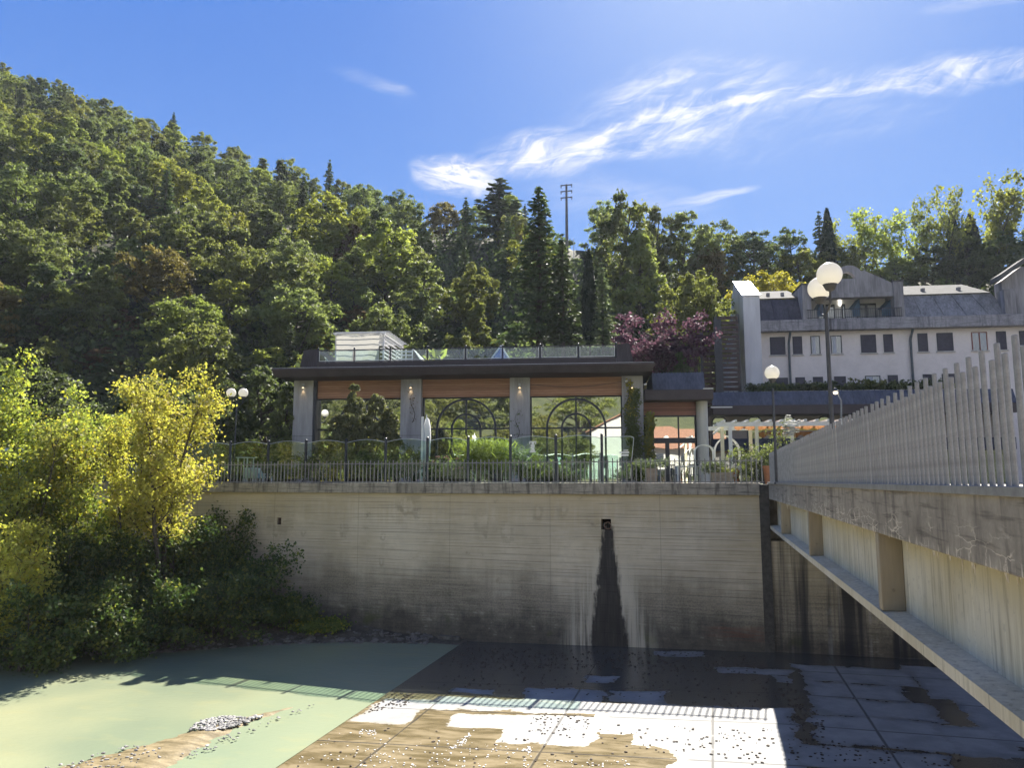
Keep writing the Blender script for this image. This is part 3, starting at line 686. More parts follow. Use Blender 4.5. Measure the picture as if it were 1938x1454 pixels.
# abutment under the bridge
ab = thing('bridge_abutment', 'dark water-streaked concrete abutment below the end of the bridge', 'abutment', (0, WY, 0))
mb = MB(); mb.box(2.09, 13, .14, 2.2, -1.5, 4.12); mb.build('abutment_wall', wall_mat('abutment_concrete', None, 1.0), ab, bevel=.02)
mb = MB(); mb.box(2.09, 13, .9, 2.2, 4.123, 5.70); mb.build('back_wall', simple('seat_concrete', (.30,.27,.22), .9, .5, 1.5), ab)
mb = MB(); mb.box(1.725, 2.085, .02, 2.2, -1.5, 6.27); mb.build('joint_filler', simple('joint_dark', (.075,.07,.062), .9, .5, 5), ab)
# ------------------------------------------------------------------ bridge
BX, DECK = 2.09, 6.30
br = thing('bridge', 'concrete girder footbridge over the river apron with a weathered slab edge', 'bridge', (BX, 0, 0))
BY0, BY1 = -3.0, 32.6
SLAB = drip_mat('slab_edge_concrete', (.40,.355,.285), (.085,.074,.066), DECK, 5.716, .6, .9, 'y')
mb = MB(); mb.box(0, 6.2, BY0, BY1, 5.716, DECK); mb.build('deck_slab', SLAB, br, bevel=.015)
GM = girder_mat()
prof = [(.30, 5.714), (.30, 4.715), (.0, 4.70), (.0, 4.575), (.80, 4.575), (.80, 4.715), (.50, 4.715), (.50, 5.714)]
for gx in (0, 5.4):
    mb = MB(); mb.prism([(x+gx, z) for x, z in prof], 'y', BY0, 31.9); mb.build('girder', GM, br)
STIFF = simple('stiffener_concrete', (.36,.31,.22), .9, .3, 1.6, bump=.3, streak=True)
for y in (3.5, 11.25, 19.0, 26.5):
    s_ = MB().box(.012, .298, y, y+.20, 4.712, 5.713).build('stiffener', STIFF, br, bevel=.01)
    mb = MB(); mb.tube([(.16, y-.012, 4.98), (.16, y+.004, 4.98)], .020, 12); mb.build('tie_hole', simple('tie_plug', (.25,.21,.15), .9, .3, 9), s_)
# lime icicles under the slab edge
r = random.Random(3); mb = MB()
for k in range(150):
    y = 5+26*r.random()**1.6; x = r.uniform(.02, .29); L = r.uniform(.03, .16)*(1.6 if r.random() < .15 else 1)
    for q in range(r.choice([1, 2, 3])):
        yy = y+r.gauss(0, .04); l = L*r.uniform(.4, 1); mb.tube([(x, yy, 5.73), (x, yy+.004, 5.716-l*.5), (x, yy, 5.716-l)], [.011, .007, .002], 5)
o = mb.build('lime_icicles', simple('lime_crust', (.66,.60,.48), .8, .2, 9, bump=.1), br); o['kind'] = 'stuff'
mb = MB(); mb.tube([(-.015, 5.75, 6.02), (-.05, 5.72, 6.02), (-.06, 5.2, 6.015)], .012, 8); mb.build('wall_pipe', WHITE, br)

rl = thing('bridge_railing', 'grey steel bridge railing of close round pickets, alternately tall and short', 'railing', (BX, 0, DECK))
mb = MB(); mb.box(-.035, .135, BY0, 31.6, -.012, .062); mb.build('base_rail', STEEL_B, rl, bevel=.006)
def picket_mesh(h, rad, n=10):
    mb = MB(); mb.lathe([(rad, 0), (rad, h-.006), (rad-.004, h)], n)
    me = bpy.data.meshes.new('picket'); me.from_pydata(mb.v, [], mb.f); return me
pt, ps = picket_mesh(1.09, .0228), picket_mesh(.985, .0228)
for me in (pt, ps): me.materials.append(STEEL_B)
ys = [2.4+.1725*k for k in range(int((31.3-2.4)/.1725))]
rest = MB(); r = random.Random(2)
for k, y in enumerate(ys):
    tall = k % 2 == 0
    if 4.9 < y and k < 114:
        o = bpy.data.objects.new('picket', pt if tall else ps); C.objects.link(o); o.parent = rl
        o.location = (.05+r.gauss(0, .003), y+r.gauss(0, .003), .058); o.rotation_euler = (r.gauss(0, .004), r.gauss(0, .004), 0)
    else:
        h = 1.09 if tall else .985; rest.lathe([(.0245, 0), (.0245, h-.006), (.0205, h)], 10, (.05, y, .058))
o = rest.build('picket_run', STEEL_B, rl); o['kind'] = 'stuff'

# picket fence on the river wall
pf = thing('picket_fence', 'low grey steel picket fence along the top of the river wall', 'fence', WF.o+WF.ey*.12+Vector((0, 0, COPE)), WF.rz)
FX0, FX1 = wl(95, 900, .12)[0], .20
mb = MB(); mb.box(FX0, FX1, -.022, .022, .02, .06); mb.build('base_rail', STEEL, pf)
mb = MB(); mb.box(FX0, FX1, -.018, .018, .86, .895); mb.build('top_rail', STEEL, pf)
ft, fs_ = picket_mesh(1.03, .0225, 8), picket_mesh(.97, .0225, 8)
for me in (ft, fs_): me.materials.append(STEEL)
n_ = int((FX1-FX0)/.196); rest = MB()
for k in range(n_):
    x = FX1-.06-k*.196; h = (1.03 if k % 2 == 0 else .97)+r.gauss(0, .008)
    if k < 100:
        o = bpy.data.objects.new('picket', ft if k % 2 == 0 else fs_); C.objects.link(o); o.parent = pf; o.location = (x, -.012, 0); o.rotation_euler = (r.gauss(0, .005), r.gauss(0, .006), 0)
    else: rest.lathe([(.0225, 0), (.0225, h)], 8, (x, -.012, 0))
o = rest.build('picket_run', STEEL, pf); o['kind'] = 'stuff'

# ------------------------------------------------------------------ globe lamps
def globe_part(parent, c, rad):
    g = MB().ball(c, rad, 28, 16).build('globe', GLOBE, parent, smooth=True)
    mb = MB(); mb.lathe([(.02, -rad-.10), (rad*.34, -rad-.07), (rad*.52, -rad+.02), (rad*.58, -rad*.80), (rad*.50, -rad*.80)], 20, c)
    mb.build('globe_collar', POLE, parent, smooth=True)
def globe_lamp(label, base, h, rad, arms, pole_r, group='globe lamps around the river'):
    t = thing('globe_lamp', label, 'street lamp', base, 0, group)
    z = h-base[2]
    mb = MB(); mb.lathe([(pole_r*2.0, 0), (pole_r*2.0, .05), (pole_r*1.25, .08), (pole_r*1.15, 1.1), (pole_r*1.0, 1.15), (pole_r*.8, z-rad-.30)], 14); mb.build('pole', POLE, t, smooth=False)
    for (ax, ay) in arms:
        if ax or ay:
            L = Vector((ax, ay, 0)); zz = z-rad-.42
            mb = MB(); mb.tube([(0,0,zz), tuple(L*.5+Vector((0,0,zz+.02))), tuple(L*.9+Vector((0,0,zz+.10))), tuple(L+Vector((0,0,z-rad-.08)))], pole_r*.5, 8); mb.build('arm', POLE, t)
        globe_part(t, (ax, ay, z), rad)
    return t
p = atD(1569, 521, 15.0); globe_lamp('tall lamp with two overlapping opal globes behind the bridge railing', (p.x-.02, p.y+.5, DECK), p.z, .245, [(.02, -.55), (-.02, .60)], .046)
p = atD(1460, 706, 26.0); globe_lamp('lamp with a single white globe at the far end of the bridge', (p.x+.02, p.y, DECK), p.z, .245, [(0, 0)], .045)
p = atD(437.5, 745, 41.5); q = atD(460.5, 743, 41.5)
m_ = (p+q)/2; dv_ = (q-p)/2
globe_lamp('twin globe lamp beside the yellow bank tree left of the restaurant', (m_.x, m_.y, COPE), (p.z+q.z)/2, .255, [(-dv_.x, -dv_.y), (dv_.x, dv_.y)], .045)
p = atD(1581, 741, 44)
sl_ = thing('lane_lamp', 'small lit street lamp on a curved grey pole beyond the railing', 'street lamp', (0, 0, 0))
q = atD(1592, 758, 44); b = atD(1593, 905, 44)
mb = MB(); mb.tube([(b.x, b.y, COPE), (q.x, q.y, q.z), (q.x-.12, q.y, q.z+.25), (p.x+.12, p.y, p.z+.08)], [.06, .045, .035, .03], 8); mb.build('pole', STEEL_B, sl_)
mb = MB(); mb.lathe([(.03, .22), (.08, .18), (.16, .0), (.14, -.02)], 14, tuple(p)); mb.build('lamp_hood', POLE, sl_)
MB().ball((p.x, p.y, p.z-.05), .12, 14, 8).build('bulb', emit('lane_bulb', (1, .86, .6), 2.6), sl_, smooth=True)
# ------------------------------------------------------------------ restaurant pavilion on the terrace
LAWN = 6.26
a = atD(575, 800, 47.2); b = atD(1198, 800, 45.0)
RF = Frame(a, b, LAWN)
rs = thing('restaurant', 'glazed restaurant pavilion with concrete pillars, cedar bands and a dark overhanging roof', 'restaurant', RF.o, RF.rz)
X = RF.x
_, ZT = RF.at(785, 718)                                  # underside of the eave
_, ZB = RF.at(785, 752); _, ZM = RF.at(880, 811)
pil = [(555, 592), (758, 797), (965, 1003), (1178, 1218)]
SCON = simple('sconce_metal', (.42,.43,.44), .4, .15, 8); WARM = emit('warm_lamp', (1, .72, .38), 1.2)
for i, (p0, p1) in enumerate(pil):
    x0, x1 = X(p0), X(p1)
    pm = MB().box(x0, x1, -.1, .75, -.1, ZT-.003).build('pillar', CONC, rs, bevel=.015)
    MB().box(x0-.002, x1+.002, -.104, .2, 2.86, 2.875).build('pillar_joint', BLACK, pm)
    xc = (x0+x1)/2; _, zc = RF.at((p0+p1)/2, 733)
    s_ = MB().lathe([(.05, .20), (.085, .19), (.085, -.02), (.07, -.05)], 14, (xc, -.20, zc)).box(xc-.04, xc+.04, -.14, -.104, zc-.05, zc+.12).build('wall_lamp', SCON, rs)
    MB().lathe([(.06, -.052), (.055, -.075)], 12, (xc, -.20, zc)).build('lamp_glass', WARM, s_)
    ld = bpy.data.lights.new('sconce_light', 'SPOT'); lo = bpy.data.objects.new('sconce_light', ld); C.objects.link(lo); lo.parent = rs
    lo.location = (xc, -.20, zc-.10); lo.rotation_euler = (R(8), 0, 0); ld.energy = 3.2; ld.spot_size = R(70); ld.spot_blend = .8; ld.color = (1, .70, .38); ld.shadow_soft_size = .03
bays = [(pil[0][1], pil[1][0]), (pil[1][1], pil[2][0]), (pil[2][1], pil[3][0])]
arcs = [690, 880, 1090]
for (p0, p1), pc in zip(bays, arcs):
    x0, x1, xc = X(p0), X(p1), X(pc)
    MB().box(x0-.02, x1+.02, .22, .40, ZB, ZT-.003).build('cedar_band', WOOD, rs)
    MB().box(x0-.02, x1+.02, .46, .50, -.1, ZB-.002).build('window_pane', WINDOW, rs)
    mb = MB(); fr = .07
    for xa in (x0, x1-fr): mb.box(xa, xa+fr, .38, .455, -.1, ZB-.07)
    mb.box(x0, x1, .38, .455, ZB-.07, ZB-.003)
    mb.box(x0+fr, x1-fr, .385, .45, ZM-.045, ZM+.045); mb.box(xc-.045, xc+.045, .38, .456, -.1, ZB-.07)
    for rpx, th in ((58, .12), (29, .11)):
        ro = X(pc+rpx)-xc; ri = ro-th
        arc_o = [(xc+ro*math.cos(math.pi*k/28), ZM+ro*math.sin(math.pi*k/28)) for k in range(29)]
        arc_i = [(xc+ri*math.cos(math.pi*k/28), ZM+ri*math.sin(math.pi*k/28)) for k in range(29)]
        arc_o = [(x, min(z, ZB-.02)) for x, z in arc_o]
        for k in range(28):
            mb.prism([arc_o[k], arc_o[k+1], arc_i[k+1], arc_i[k]], 'y', .372, .458)
        for s_ in (-1, 1): mb.box(min(xc+s_*ro, xc+s_*ri), max(xc+s_*ro, xc+s_*ri), .372, .458, -.1, ZM)
    mb.build('window_frame', FRAME, rs)
MB().box(X(592), X(597), .0, .6, -.1, ZT-.003).build('pillar_shade_strip', FRAME, rs)  # dark strip standing in for the shaded side of the first pillar
# body behind the glass and the roof
xl, xr = X(555), X(1218)
mb = MB(); mb.box(xl+.05, xl+.35, .76, 11, -.1, ZT-.01); mb.box(xr-.35, xr-.05, .76, 11, -.1, ZT-.01); mb.box(xl+.36, xr-.36, 10.7, 11, -.1, ZT-.01); mb.build('side_wall', CONC, rs)
xe0, ze = RF.at(515, 698, -1.5); xe1, ze1 = RF.at(1239, 685.5, -1.5); ze = (ze+ze1)/2
print('eave', xe0, xe1, ze, ZT, xl, xr)
ov = 1.5
def hipped(mb, x0, x1, y0, y1, z0, ins, z1):             # eave with its underside drawn in
    mb.add([(x0+ins,y0+ins,z0),(x1-ins,y0+ins,z0),(x1-ins,y1-ins,z0),(x0+ins,y1-ins,z0),(x0+.16,y0+.16,z1-.50),(x1-.16,y0+.16,z1-.50),(x1-.16,y1-.16,z1-.50),(x0+.16,y1-.16,z1-.50),
            (x0-.03,y0-.03,z1-.10),(x1+.03,y0-.03,z1-.10),(x1+.03,y1+.03,z1-.10),(x0-.03,y1+.03,z1-.10),(x0-.03,y0-.03,z1),(x1+.03,y0-.03,z1),(x1+.03,y1+.03,z1),(x0-.03,y1+.03,z1)],
           [(0,3,2,1)]+[(4*l+k, 4*l+(k+1) % 4, 4*l+4+(k+1) % 4, 4*l+4+k) for l in range(3) for k in range(4)]+[(12,13,14,15)])
mb = MB(); hipped(mb, xe0, xe1, -ov, 12.4, ZT, 1.32, ze); mb.build('eave', EAVE, rs)
MB().box(xe0+.05, xe1-.05, -ov+.02, -ov+.06, ze+.002, ze+.03).build('gutter_edge', simple('zinc_edge', (.42,.43,.46), .35, .2, 6, metal=.6), rs)
# sloped sheet-metal ends of the roof terrace and the strip under the railing
PY = .25
def mans(pxs, right):
    q = [RF.at(a_, b_, PY) for a_, b_ in pxs]; mb = MB(); mb.prism(q, 'y', PY, 8.5)
    n = 9
    for k in range(n+1):                                 # standing seams
        f_ = k/n; bx = q[0][0]+(q[3][0]-q[0][0])*f_; tx = q[1][0]+(q[2][0]-q[1][0])*f_
        bz = q[0][1]+(q[3][1]-q[0][1])*f_; tz = q[1][1]+(q[2][1]-q[1][1])*f_
        mb.add([(bx-.02,PY-.03,bz),(bx+.02,PY-.03,bz),(tx+.02,PY-.03,tz),(tx-.02,PY-.03,tz),(bx-.02,PY-.001,bz),(bx+.02,PY-.001,bz),(tx+.02,PY-.001,tz),(tx-.02,PY-.001,tz)],
               [(0,1,2,3),(0,4,5,1),(1,5,6,2),(2,6,7,3),(3,7,4,0)])
    mb.build('mansard_end', MANSARD, rs)
mans([(568, 695), (576, 663), (600, 661), (600, 695)], 0); mans([(1168, 686), (1168, 652), (1190, 650), (1198, 685)], 1)
x0, x1 = X(600, PY), X(1168, PY); _, zr0 = RF.at(880, 682, PY); _, zr1 = RF.at(880, 657, PY)
MB().box(x0, x1, PY, PY+.3, ze-.2, zr0).build('terrace_kerb', EAVE, rs)
MB().box(xe0+.6, xe1-.6, PY+.3, 11.5, ze-.25, ze-.02).build('terrace_floor', simple('terrace_tiles', (.30,.28,.25), .8, .2, 2), rs)
rr = thing('terrace_railing', 'dark steel railing with glass panels along the edge of the roof terrace', 'railing', RF.o+RF.ey*(PY+.12)+Vector((0,0,zr0)), RF.rz)
posts = [598, 667, 736, 807, 880, 951, 1023, 1096, 1168]; hgt = zr1-zr0
mb = MB(); mb.box(x0, x1, -.03, .03, hgt-.05, hgt); mb.build('top_rail', FRAME, rr)
MB().box(x0, x1, -.03, .03, .03, .08).build('bottom_rail', FRAME, rr)
for i, p_ in enumerate(posts):
    xp = X(p_, PY+.12)
    MB().lathe([(.045, 0), (.045, hgt+.02), (.06, hgt+.05), (.05, hgt+.11), (.01, hgt+.14)], 10, (xp, 0, 0)).build('post', FRAME, rr)
    if i < 8:
        xq = X(posts[i+1], PY+.12)
        g = MB().box(xp+.09, xq-.09, -.006, .006, .12, hgt-.09).build('glass_panel', GLASS, rr)
        mb = MB(); a_, b_, c_, d_ = xp+.075, xq-.075, .10, hgt-.075
        mb.box(a_, a_+.03, -.014, .014, c_, d_); mb.box(b_-.03, b_, -.014, .014, c_, d_); mb.box(a_+.03, b_-.03, -.014, .014, c_, c_+.03)
        mb.build('glass_edge', simple('steel_trim', (.60,.62,.60), .35, .1, 6, metal=.3), g)
# ---- on the roof terrace
ZF = ze-.02
def rl_at(px, py, yo): return RF.at(px, py, yo)
def on_roof(name, label, cat, yo, px): 
    x = X(px, yo); p = RF.o+RF.ex*x+RF.ey*yo+Vector((0,0,ZF)); return thing(name, label, cat, p, RF.rz), x
yo = 2.6; pg, gx = on_roof('canvas_pergola', 'white wooden pergola on the roof terrace hung with a white canvas sheet', 'pergola', yo, 632)
_, zt = RF.at(680, 629, yo); zt -= ZF; W_ = X(723, yo)-gx; D_ = 4.6
mb = MB()
for x_, y_ in ((0, 0), (W_, 0), (0, D_), (W_, D_)): mb.box(x_-.05, x_+.05, y_-.05, y_+.05, 0, zt-.1)
mb.build('pergola_posts', WHITE, pg)
mb = MB(); mb.box(-.2, W_+.1, -.07, .07, zt-.1, zt); mb.box(-.2, W_+.1, D_-.07, D_+.07, zt-.1, zt)
for x_ in (0, W_): mb.box(x_-.05, x_+.05, -.3, D_+.3, zt-.22, zt-.102)
for k in range(12): mb.box(-.1, W_+.35, k*D_/11-.016+.1, k*D_/11+.016+.1, zt+.002, zt+.05)
mb.build('pergola_roof', WHITE, pg)
def drape(j, i, w, h): return .10*math.sin(i*9+j*2.5)*(.2+j)*.6+.05*math.sin(i*23+j*5)*j
nx, ny = 40, 24; vs = []
for j in range(ny):
    for i in range(nx):
        f_, g_ = i/(nx-1), j/(ny-1); sag = .30*math.sin(math.pi*f_)*(1-g_)**2
        vs.append((f_*(W_-.25), -.11+drape(g_, f_, W_, zt), zt-.05-sag-g_*(zt-.12)+sag*g_))
me = bpy.data.meshes.new('canvas_sheet'); me.from_pydata(vs, [], [(j*nx+i, j*nx+i+1, (j+1)*nx+i+1, (j+1)*nx+i) for j in range(ny-1) for i in range(nx-1)])
me.polygons.foreach_set('use_smooth', [True]*len(me.polygons)); link_mesh('canvas_sheet', me, TENT, pg)
mb = MB()
for k in range(10): mb.box(W_-.24, W_+.02, .02+.03, .05+.03, .25+k*.26, .36+k*.26)
for k in range(10): mb.box(W_-.02, W_+.02, .1+.0, D_-.1, .25+k*.26, .36+k*.26)
mb.build('side_slats', WHITE, pg)
yo = 3.4; sg, gx = on_roof('slatted_screen', 'low white slatted lean-to beside the canvas pergola on the roof', 'lean-to', yo, 747)
_, z1 = RF.at(775, 661, yo); z1 -= ZF; W_ = X(778, yo)-gx; L_ = X(806, yo)-gx
mb = MB()
for k in range(7): mb.box(0, W_, -.02, .02, z1*(.12+k*.13), z1*(.12+k*.13)+.07)
for x_ in (0, W_*.6, W_): mb.box(x_-.03, x_+.03, .021, .08, 0, z1)
mb.build('slat_panel', WHITE, sg)
mb = MB()
for k in range(9):
    f_ = k/9; mb.add([(W_+.02+f_*0, .1+k*.35, z1*(1-.10*f_)), (L_+.3, .1+k*.35, .06), (L_+.3, .17+k*.35, .06), (W_+.02, .17+k*.35, z1*(1-.10*f_)), (W_+.02, .1+k*.35, z1*(1-.10*f_)+.06), (L_+.38, .1+k*.35, .10), (L_+.38, .17+k*.35, .10), (W_+.02, .17+k*.35, z1*(1-.10*f_)+.06)],
                     [(0,1,2,3),(4,7,6,5),(0,4,5,1),(1,5,6,2),(2,6,7,3),(3,7,4,0)])
mb.build('rafters', WHITE, sg)
yo = 1.6; hr, gx = on_roof('stair_handrail', 'sloping white stair handrail at the left corner of the roof terrace', 'handrail', yo, 601)
_, z1 = RF.at(602, 668, yo); z1 -= ZF; W_ = X(634, yo)-gx
mb = MB(); mb.tube([(0, 0, z1), (W_, 0, .35)], .04, 8); mb.tube([(0, 0, z1-.35), (W_, 0, .05)], .03, 8)
for f_ in (.02, .35, .7, 1): mb.tube([(W_*f_, 0, 0), (W_*f_, 0, z1+(.35-z1)*f_)], .03, 6)
mb.build('handrail_bars', WHITE, hr)
yo = 2.2; sk, gx = on_roof('skylight_pyramid', 'small glass pyramid skylight with white bars on the roof terrace', 'skylight', yo, 948)
_, z1 = RF.at(948, 655, yo); z1 -= ZF; hw_ = (X(980, yo)-X(916, yo))/2
pts4 = [(-hw_,-hw_,0),(hw_,-hw_,0),(hw_,hw_,0),(-hw_,hw_,0)]
mb = MB(); mb.add(pts4+[(0,0,z1)], [(0,1,4),(1,2,4),(2,3,4),(3,0,4)]); 
m_, t_ = material('skylight_glass'); t_.out(t_.n('ShaderNodeMixShader', .55, t_.bsdf((.05,.14,.34), .2), t_.n('ShaderNodeBsdfGlossy', (.8,.9,1,1), .05)))  # blue sky reflection put into the base colour of the glass
mb.build('glazing', m_, sk)
mb = MB()
for q in pts4: mb.tube([tuple(Vector(q)*1.01), (0, 0, z1+.02)], .05, 6)
for i in range(4): mb.tube([pts4[i], pts4[(i+1) % 4]], .05, 6)
mb.build('glazing_bars', WHITE, sk)

# ------------------------------------------------------------------ low link building right of the pillars
lk = thing('link_building', 'low link building with a dark sheet-metal roof, red boards and a round column', 'building', RF.o, RF.rz)
yf = 1.6
x0, x1 = X(1219, yf), X(1318, yf); xc, xs_ = X(1329, yf-.3), X(1352, yf-1.4)
_, zt = RF.at(1290, 757, yf); _, zw = RF.at(1290, 786, yf); _, zm1 = RF.at(1290, 829, yf); _, zm0 = RF.at(1290, 839, yf)
MB().box(x0, X(1322, yf), yf, yf+.2, zw, zt).build('board_band', WOOD_DARK, lk)
MB().box(x0, X(1322, yf), yf+.10, yf+.14, -.1, zw-.003).build('window_pane', WINDOW, lk)
mb = MB()
for p_ in (1236, 1284, 1316): mb.box(X(p_, yf)-.04, X(p_, yf)+.04, yf, yf+.095, -.1, zw-.10)
mb.box(x0, X(1322, yf), yf-.002, yf+.095, zw-.10, zw-.003); mb.box(x0, X(1322, yf), yf-.05, yf-.006, zm0, zm1)
mb.box(X(1262, yf)-.12, X(1262, yf)+.12, yf-.003, yf+.09, -.1, zm0)
mb.build('window_frame', FRAME, lk)
mb = MB(); rr_ = (X(1340, yf)-X(1318, yf))/2; mb.lathe([(rr_, -.1), (rr_, zt-.02)], 28, (xc, yf-.3, 0)); mb.build('round_column', CONC_PALE, lk, smooth=False)
_, z0 = RF.at(1300, 757, yf-1.4); _, z1 = RF.at(1300, 737, yf-1.4); _, z2 = RF.at(1290, 706, yf-.85)
MB().box(xr+.1, xs_, yf-1.4, yf+5, z0, z1).build('fascia', EAVE, lk, bevel=.03)
mb = MB(); xa, xb = X(1236, yf-1), X(1335, yf-1)
mb.add([(xa,yf-1.3,z1+.002),(xb,yf-1.3,z1+.002),(xb,yf-.85,z2),(xa,yf-.85,z2),(xa,yf+5,z1+.002),(xb,yf+5,z1+.002),(xb,yf+4,z2),(xa,yf+4,z2)], [(0,1,2,3),(3,2,6,7),(7,6,5,4),(0,3,7,4),(1,5,6,2)])
for k in range(19):
    x_ = xa+.05+(xb-xa-.1)*k/18; mb.add([(x_-.025,yf-1.3,z1+.01),(x_+.025,yf-1.3,z1+.01),(x_+.025,yf-.85,z2+.01),(x_-.025,yf-.85,z2+.01),(x_-.025,yf-1.3,z1+.06),(x_+.025,yf-1.3,z1+.06),(x_+.025,yf-.85,z2+.05),(x_-.025,yf-.85,z2+.05)],
        [(4,5,6,7),(0,4,7,3),(1,2,6,5),(0,1,5,4),(2,3,7,6)])
mb.build('metal_roof', CANOPY, lk)
MB().box(X(1333, yf-1.4), X(1352, yf-1.4), yf-1.42, yf-1.25, z1+.005, z1+.05).build('flashing', WHITE, lk)
# ------------------------------------------------------------------ long veranda wing behind it
vw = thing('veranda_wing', 'long low wing with a ribbed slate-blue roof and small arched windows behind the pergola', 'building', RF.o, RF.rz)
yv = 7.0; xa, xb = X(1343, yv), X(1905, yv)
_, z0 = RF.at(1420, 785, yv-1.5); _, z1 = RF.at(1420, 767, yv-1.5); _, z2 = RF.at(1420, 742, yv-1.05)
MB().box(xa, xb, yv-1.5, yv+6, z0, z1).build('fascia', EAVE, vw, bevel=.03)
mb = MB(); mb.add([(xa,yv-1.45,z1+.002),(xb,yv-1.45,z1+.002),(xb,yv-1.05,z2),(xa,yv-1.05,z2),(xa,yv+6,z2),(xb,yv+6,z2)], [(0,1,2,3),(3,2,5,4)])
n_ = int((xb-xa)/.34)
for k in range(n_):
    x_ = xa+.1+k*.34; mb.add([(x_-.03,yv-1.45,z1+.01),(x_+.03,yv-1.45,z1+.01),(x_+.03,yv-1.05,z2+.01),(x_-.03,yv-1.05,z2+.01),(x_-.03,yv-1.45,z1+.07),(x_+.03,yv-1.45,z1+.07),(x_+.03,yv-1.05,z2+.05),(x_-.03,yv-1.05,z2+.05)],
        [(4,5,6,7),(0,4,7,3),(1,2,6,5),(0,1,5,4),(2,3,7,6)])
mb.build('metal_roof', CANOPY, vw)
MB().box(X(1346, yv-1.5), X(1387, yv-1.5), yv-1.53, yv-1.502, z1-.16, z1-.08).build('lamp_strip', WHITE, vw)
_, zsill = RF.at(1420, 832, yv); BEIGE = simple('beige_panel', (.30,.27,.25), .9, .15, 1)
MB().box(xa, xb, yv, yv+.2, -.1, z0+.1).build('front_wall', BEIGE, vw)
MB().box(xa, xb, yv-1.0, yv-.2, zsill-.75, zsill).build('awning_band', simple('navy_awning', (.030,.036,.060), .8, .2, 2), vw, bevel=.02)
MB().box(xa, xb, yv-.05, yv-.005, -.1, zsill-.76).build('lower_glass', HOTEL_GLASS, vw)
for pc in (1361, 1428, 1492, 1560):
    xm = X(pc, yv); hw_ = X(pc+15, yv)-xm; _, zt_ = RF.at(pc, 787, yv); zs = zt_-hw_
    pts_ = [(xm-hw_, zsill+.03), (xm+hw_, zsill+.03)]+[(xm+hw_*math.cos(math.pi*k/16), zs+hw_*math.sin(math.pi*k/16)) for k in range(17)]
    wn = MB().prism(pts_, 'y', yv-.04, yv-.004).build('arched_window', WINDOW, vw)
    mb = MB()
    for k in range(16):
        c0, s0, c1, s1 = math.cos(math.pi*k/16), math.sin(math.pi*k/16), math.cos(math.pi*(k+1)/16), math.sin(math.pi*(k+1)/16); ri = hw_-.09
        mb.prism([(xm+hw_*c0, zs+hw_*s0), (xm+hw_*c1, zs+hw_*s1), (xm+ri*c1, zs+ri*s1), (xm+ri*c0, zs+ri*s0)], 'y', yv-.09, yv-.042)
    for xx in (xm-hw_, xm+hw_-.09): mb.box(xx, xx+.09, yv-.09, yv-.042, zsill+.03, zs)
    mb.box(xm-hw_+.09, xm+hw_-.09, yv-.085, yv-.042, zs-.05, zs+.03); mb.build('window_frame', FRAME, wn)
# ------------------------------------------------------------------ hotel on the right
a = atD(1445, 700, 60.0); b = atD(1938, 700, 57.5)
HF = Frame(a, b, 6.2)
ht = thing('hotel', 'long cream hotel with shuttered windows, lead mansard roof and a balconied dormer', 'hotel', HF.o, HF.rz)
def HX(px, yo=0.0): return HF.at(px, 650, yo)[0]
x0, x1 = HX(1437), HX(2080)
CO = -.7
_, c1 = HF.at(1690, 600, CO); _, c0 = HF.at(1690, 622, CO)
MB().box(x0, x1, 0, 11, -.2, c0+.02).build('wall', PLASTER, ht)
CORN = drip_mat('cornice_stone', (.36,.35,.36), (.10,.10,.115), c1, c0, .7)
MB().box(HX(1440, CO), x1, CO, 11, c0+.022, c1).build('cornice', CORN, ht, bevel=.03)
# windows: real openings read as recessed shutters in a frame
def hwin(p0, p1, q0, q1, kind):
    xa, xb = HX(p0), HX(p1); _, zb = HF.at((p0+p1)/2, q1); _, zt = HF.at((p0+p1)/2, q0)
    fr = MB(); f_ = .07
    fr.box(xa, xb, -.04, -.003, zt-f_, zt); fr.box(xa, xa+f_, -.04, -.003, zb, zt-f_); fr.box(xb-f_, xb, -.04, -.003, zb, zt-f_)
    w_ = fr.build('window', FRAME if kind != 'glass' else simple('red_frame', (.20,.07,.05), .6, .2, 4), ht)
    MB().box(xa-.08, xb+.08, -.10, -.002, zb-.10, zb-.003).build('sill', CONC_PALE, w_)
    if kind == 'shutter':
        mb = MB(); n = 16
        for k in range(n):
            z_ = zb+(zt-f_-zb)*k/n; mb.add([(xa+f_, -.030, z_), (xb-f_, -.030, z_), (xb-f_, -.018, z_+(zt-f_-zb)/n), (xa+f_, -.018, z_+(zt-f_-zb)/n), (xa+f_, -.004, z_), (xb-f_, -.004, z_)], [(0,1,2,3),(0,4,5,1)])
        mb.build('shutter', BLIND, w_, fix=False)
    else:
        MB().box(xa+f_, xb-f_, -.02, -.004, zb, zt-f_).build('pane', HOTEL_GLASS, w_)
        if kind == 'glass': MB().box((xa+xb)/2-.04, (xa+xb)/2+.04, -.045, -.021, zb, zt-f_).build('mullion', MATS['red_frame'], w_)
        else: MB().box(xa+f_+.05, (xa+xb)/2, -.024, -.0205, zb+.05, zt-f_-.02).build('curtain', simple('net_curtain', (.42,.44,.48), .9, .1, 4), w_)
def row(p, q0a, q0b): return q0a+(q0b-q0a)*(p-1457)/(1938-1457)
for p0, p1, kd in [(1457,1486,'shutter'),(1500,1518,'shutter'),(1534,1552,'curtain'),(1572,1593,'curtain'),(1629,1658,'shutter'),(1672,1690,'shutter'),(1737,1756,'shutter'),(1773,1804,'shutter'),(1839,1869,'glass'),(1886,1905,'shutter'),(1930,1960,'shutter')]:
    hwin(p0, p1, row(p0, 638, 626), row(p0, 672, 661), kd)
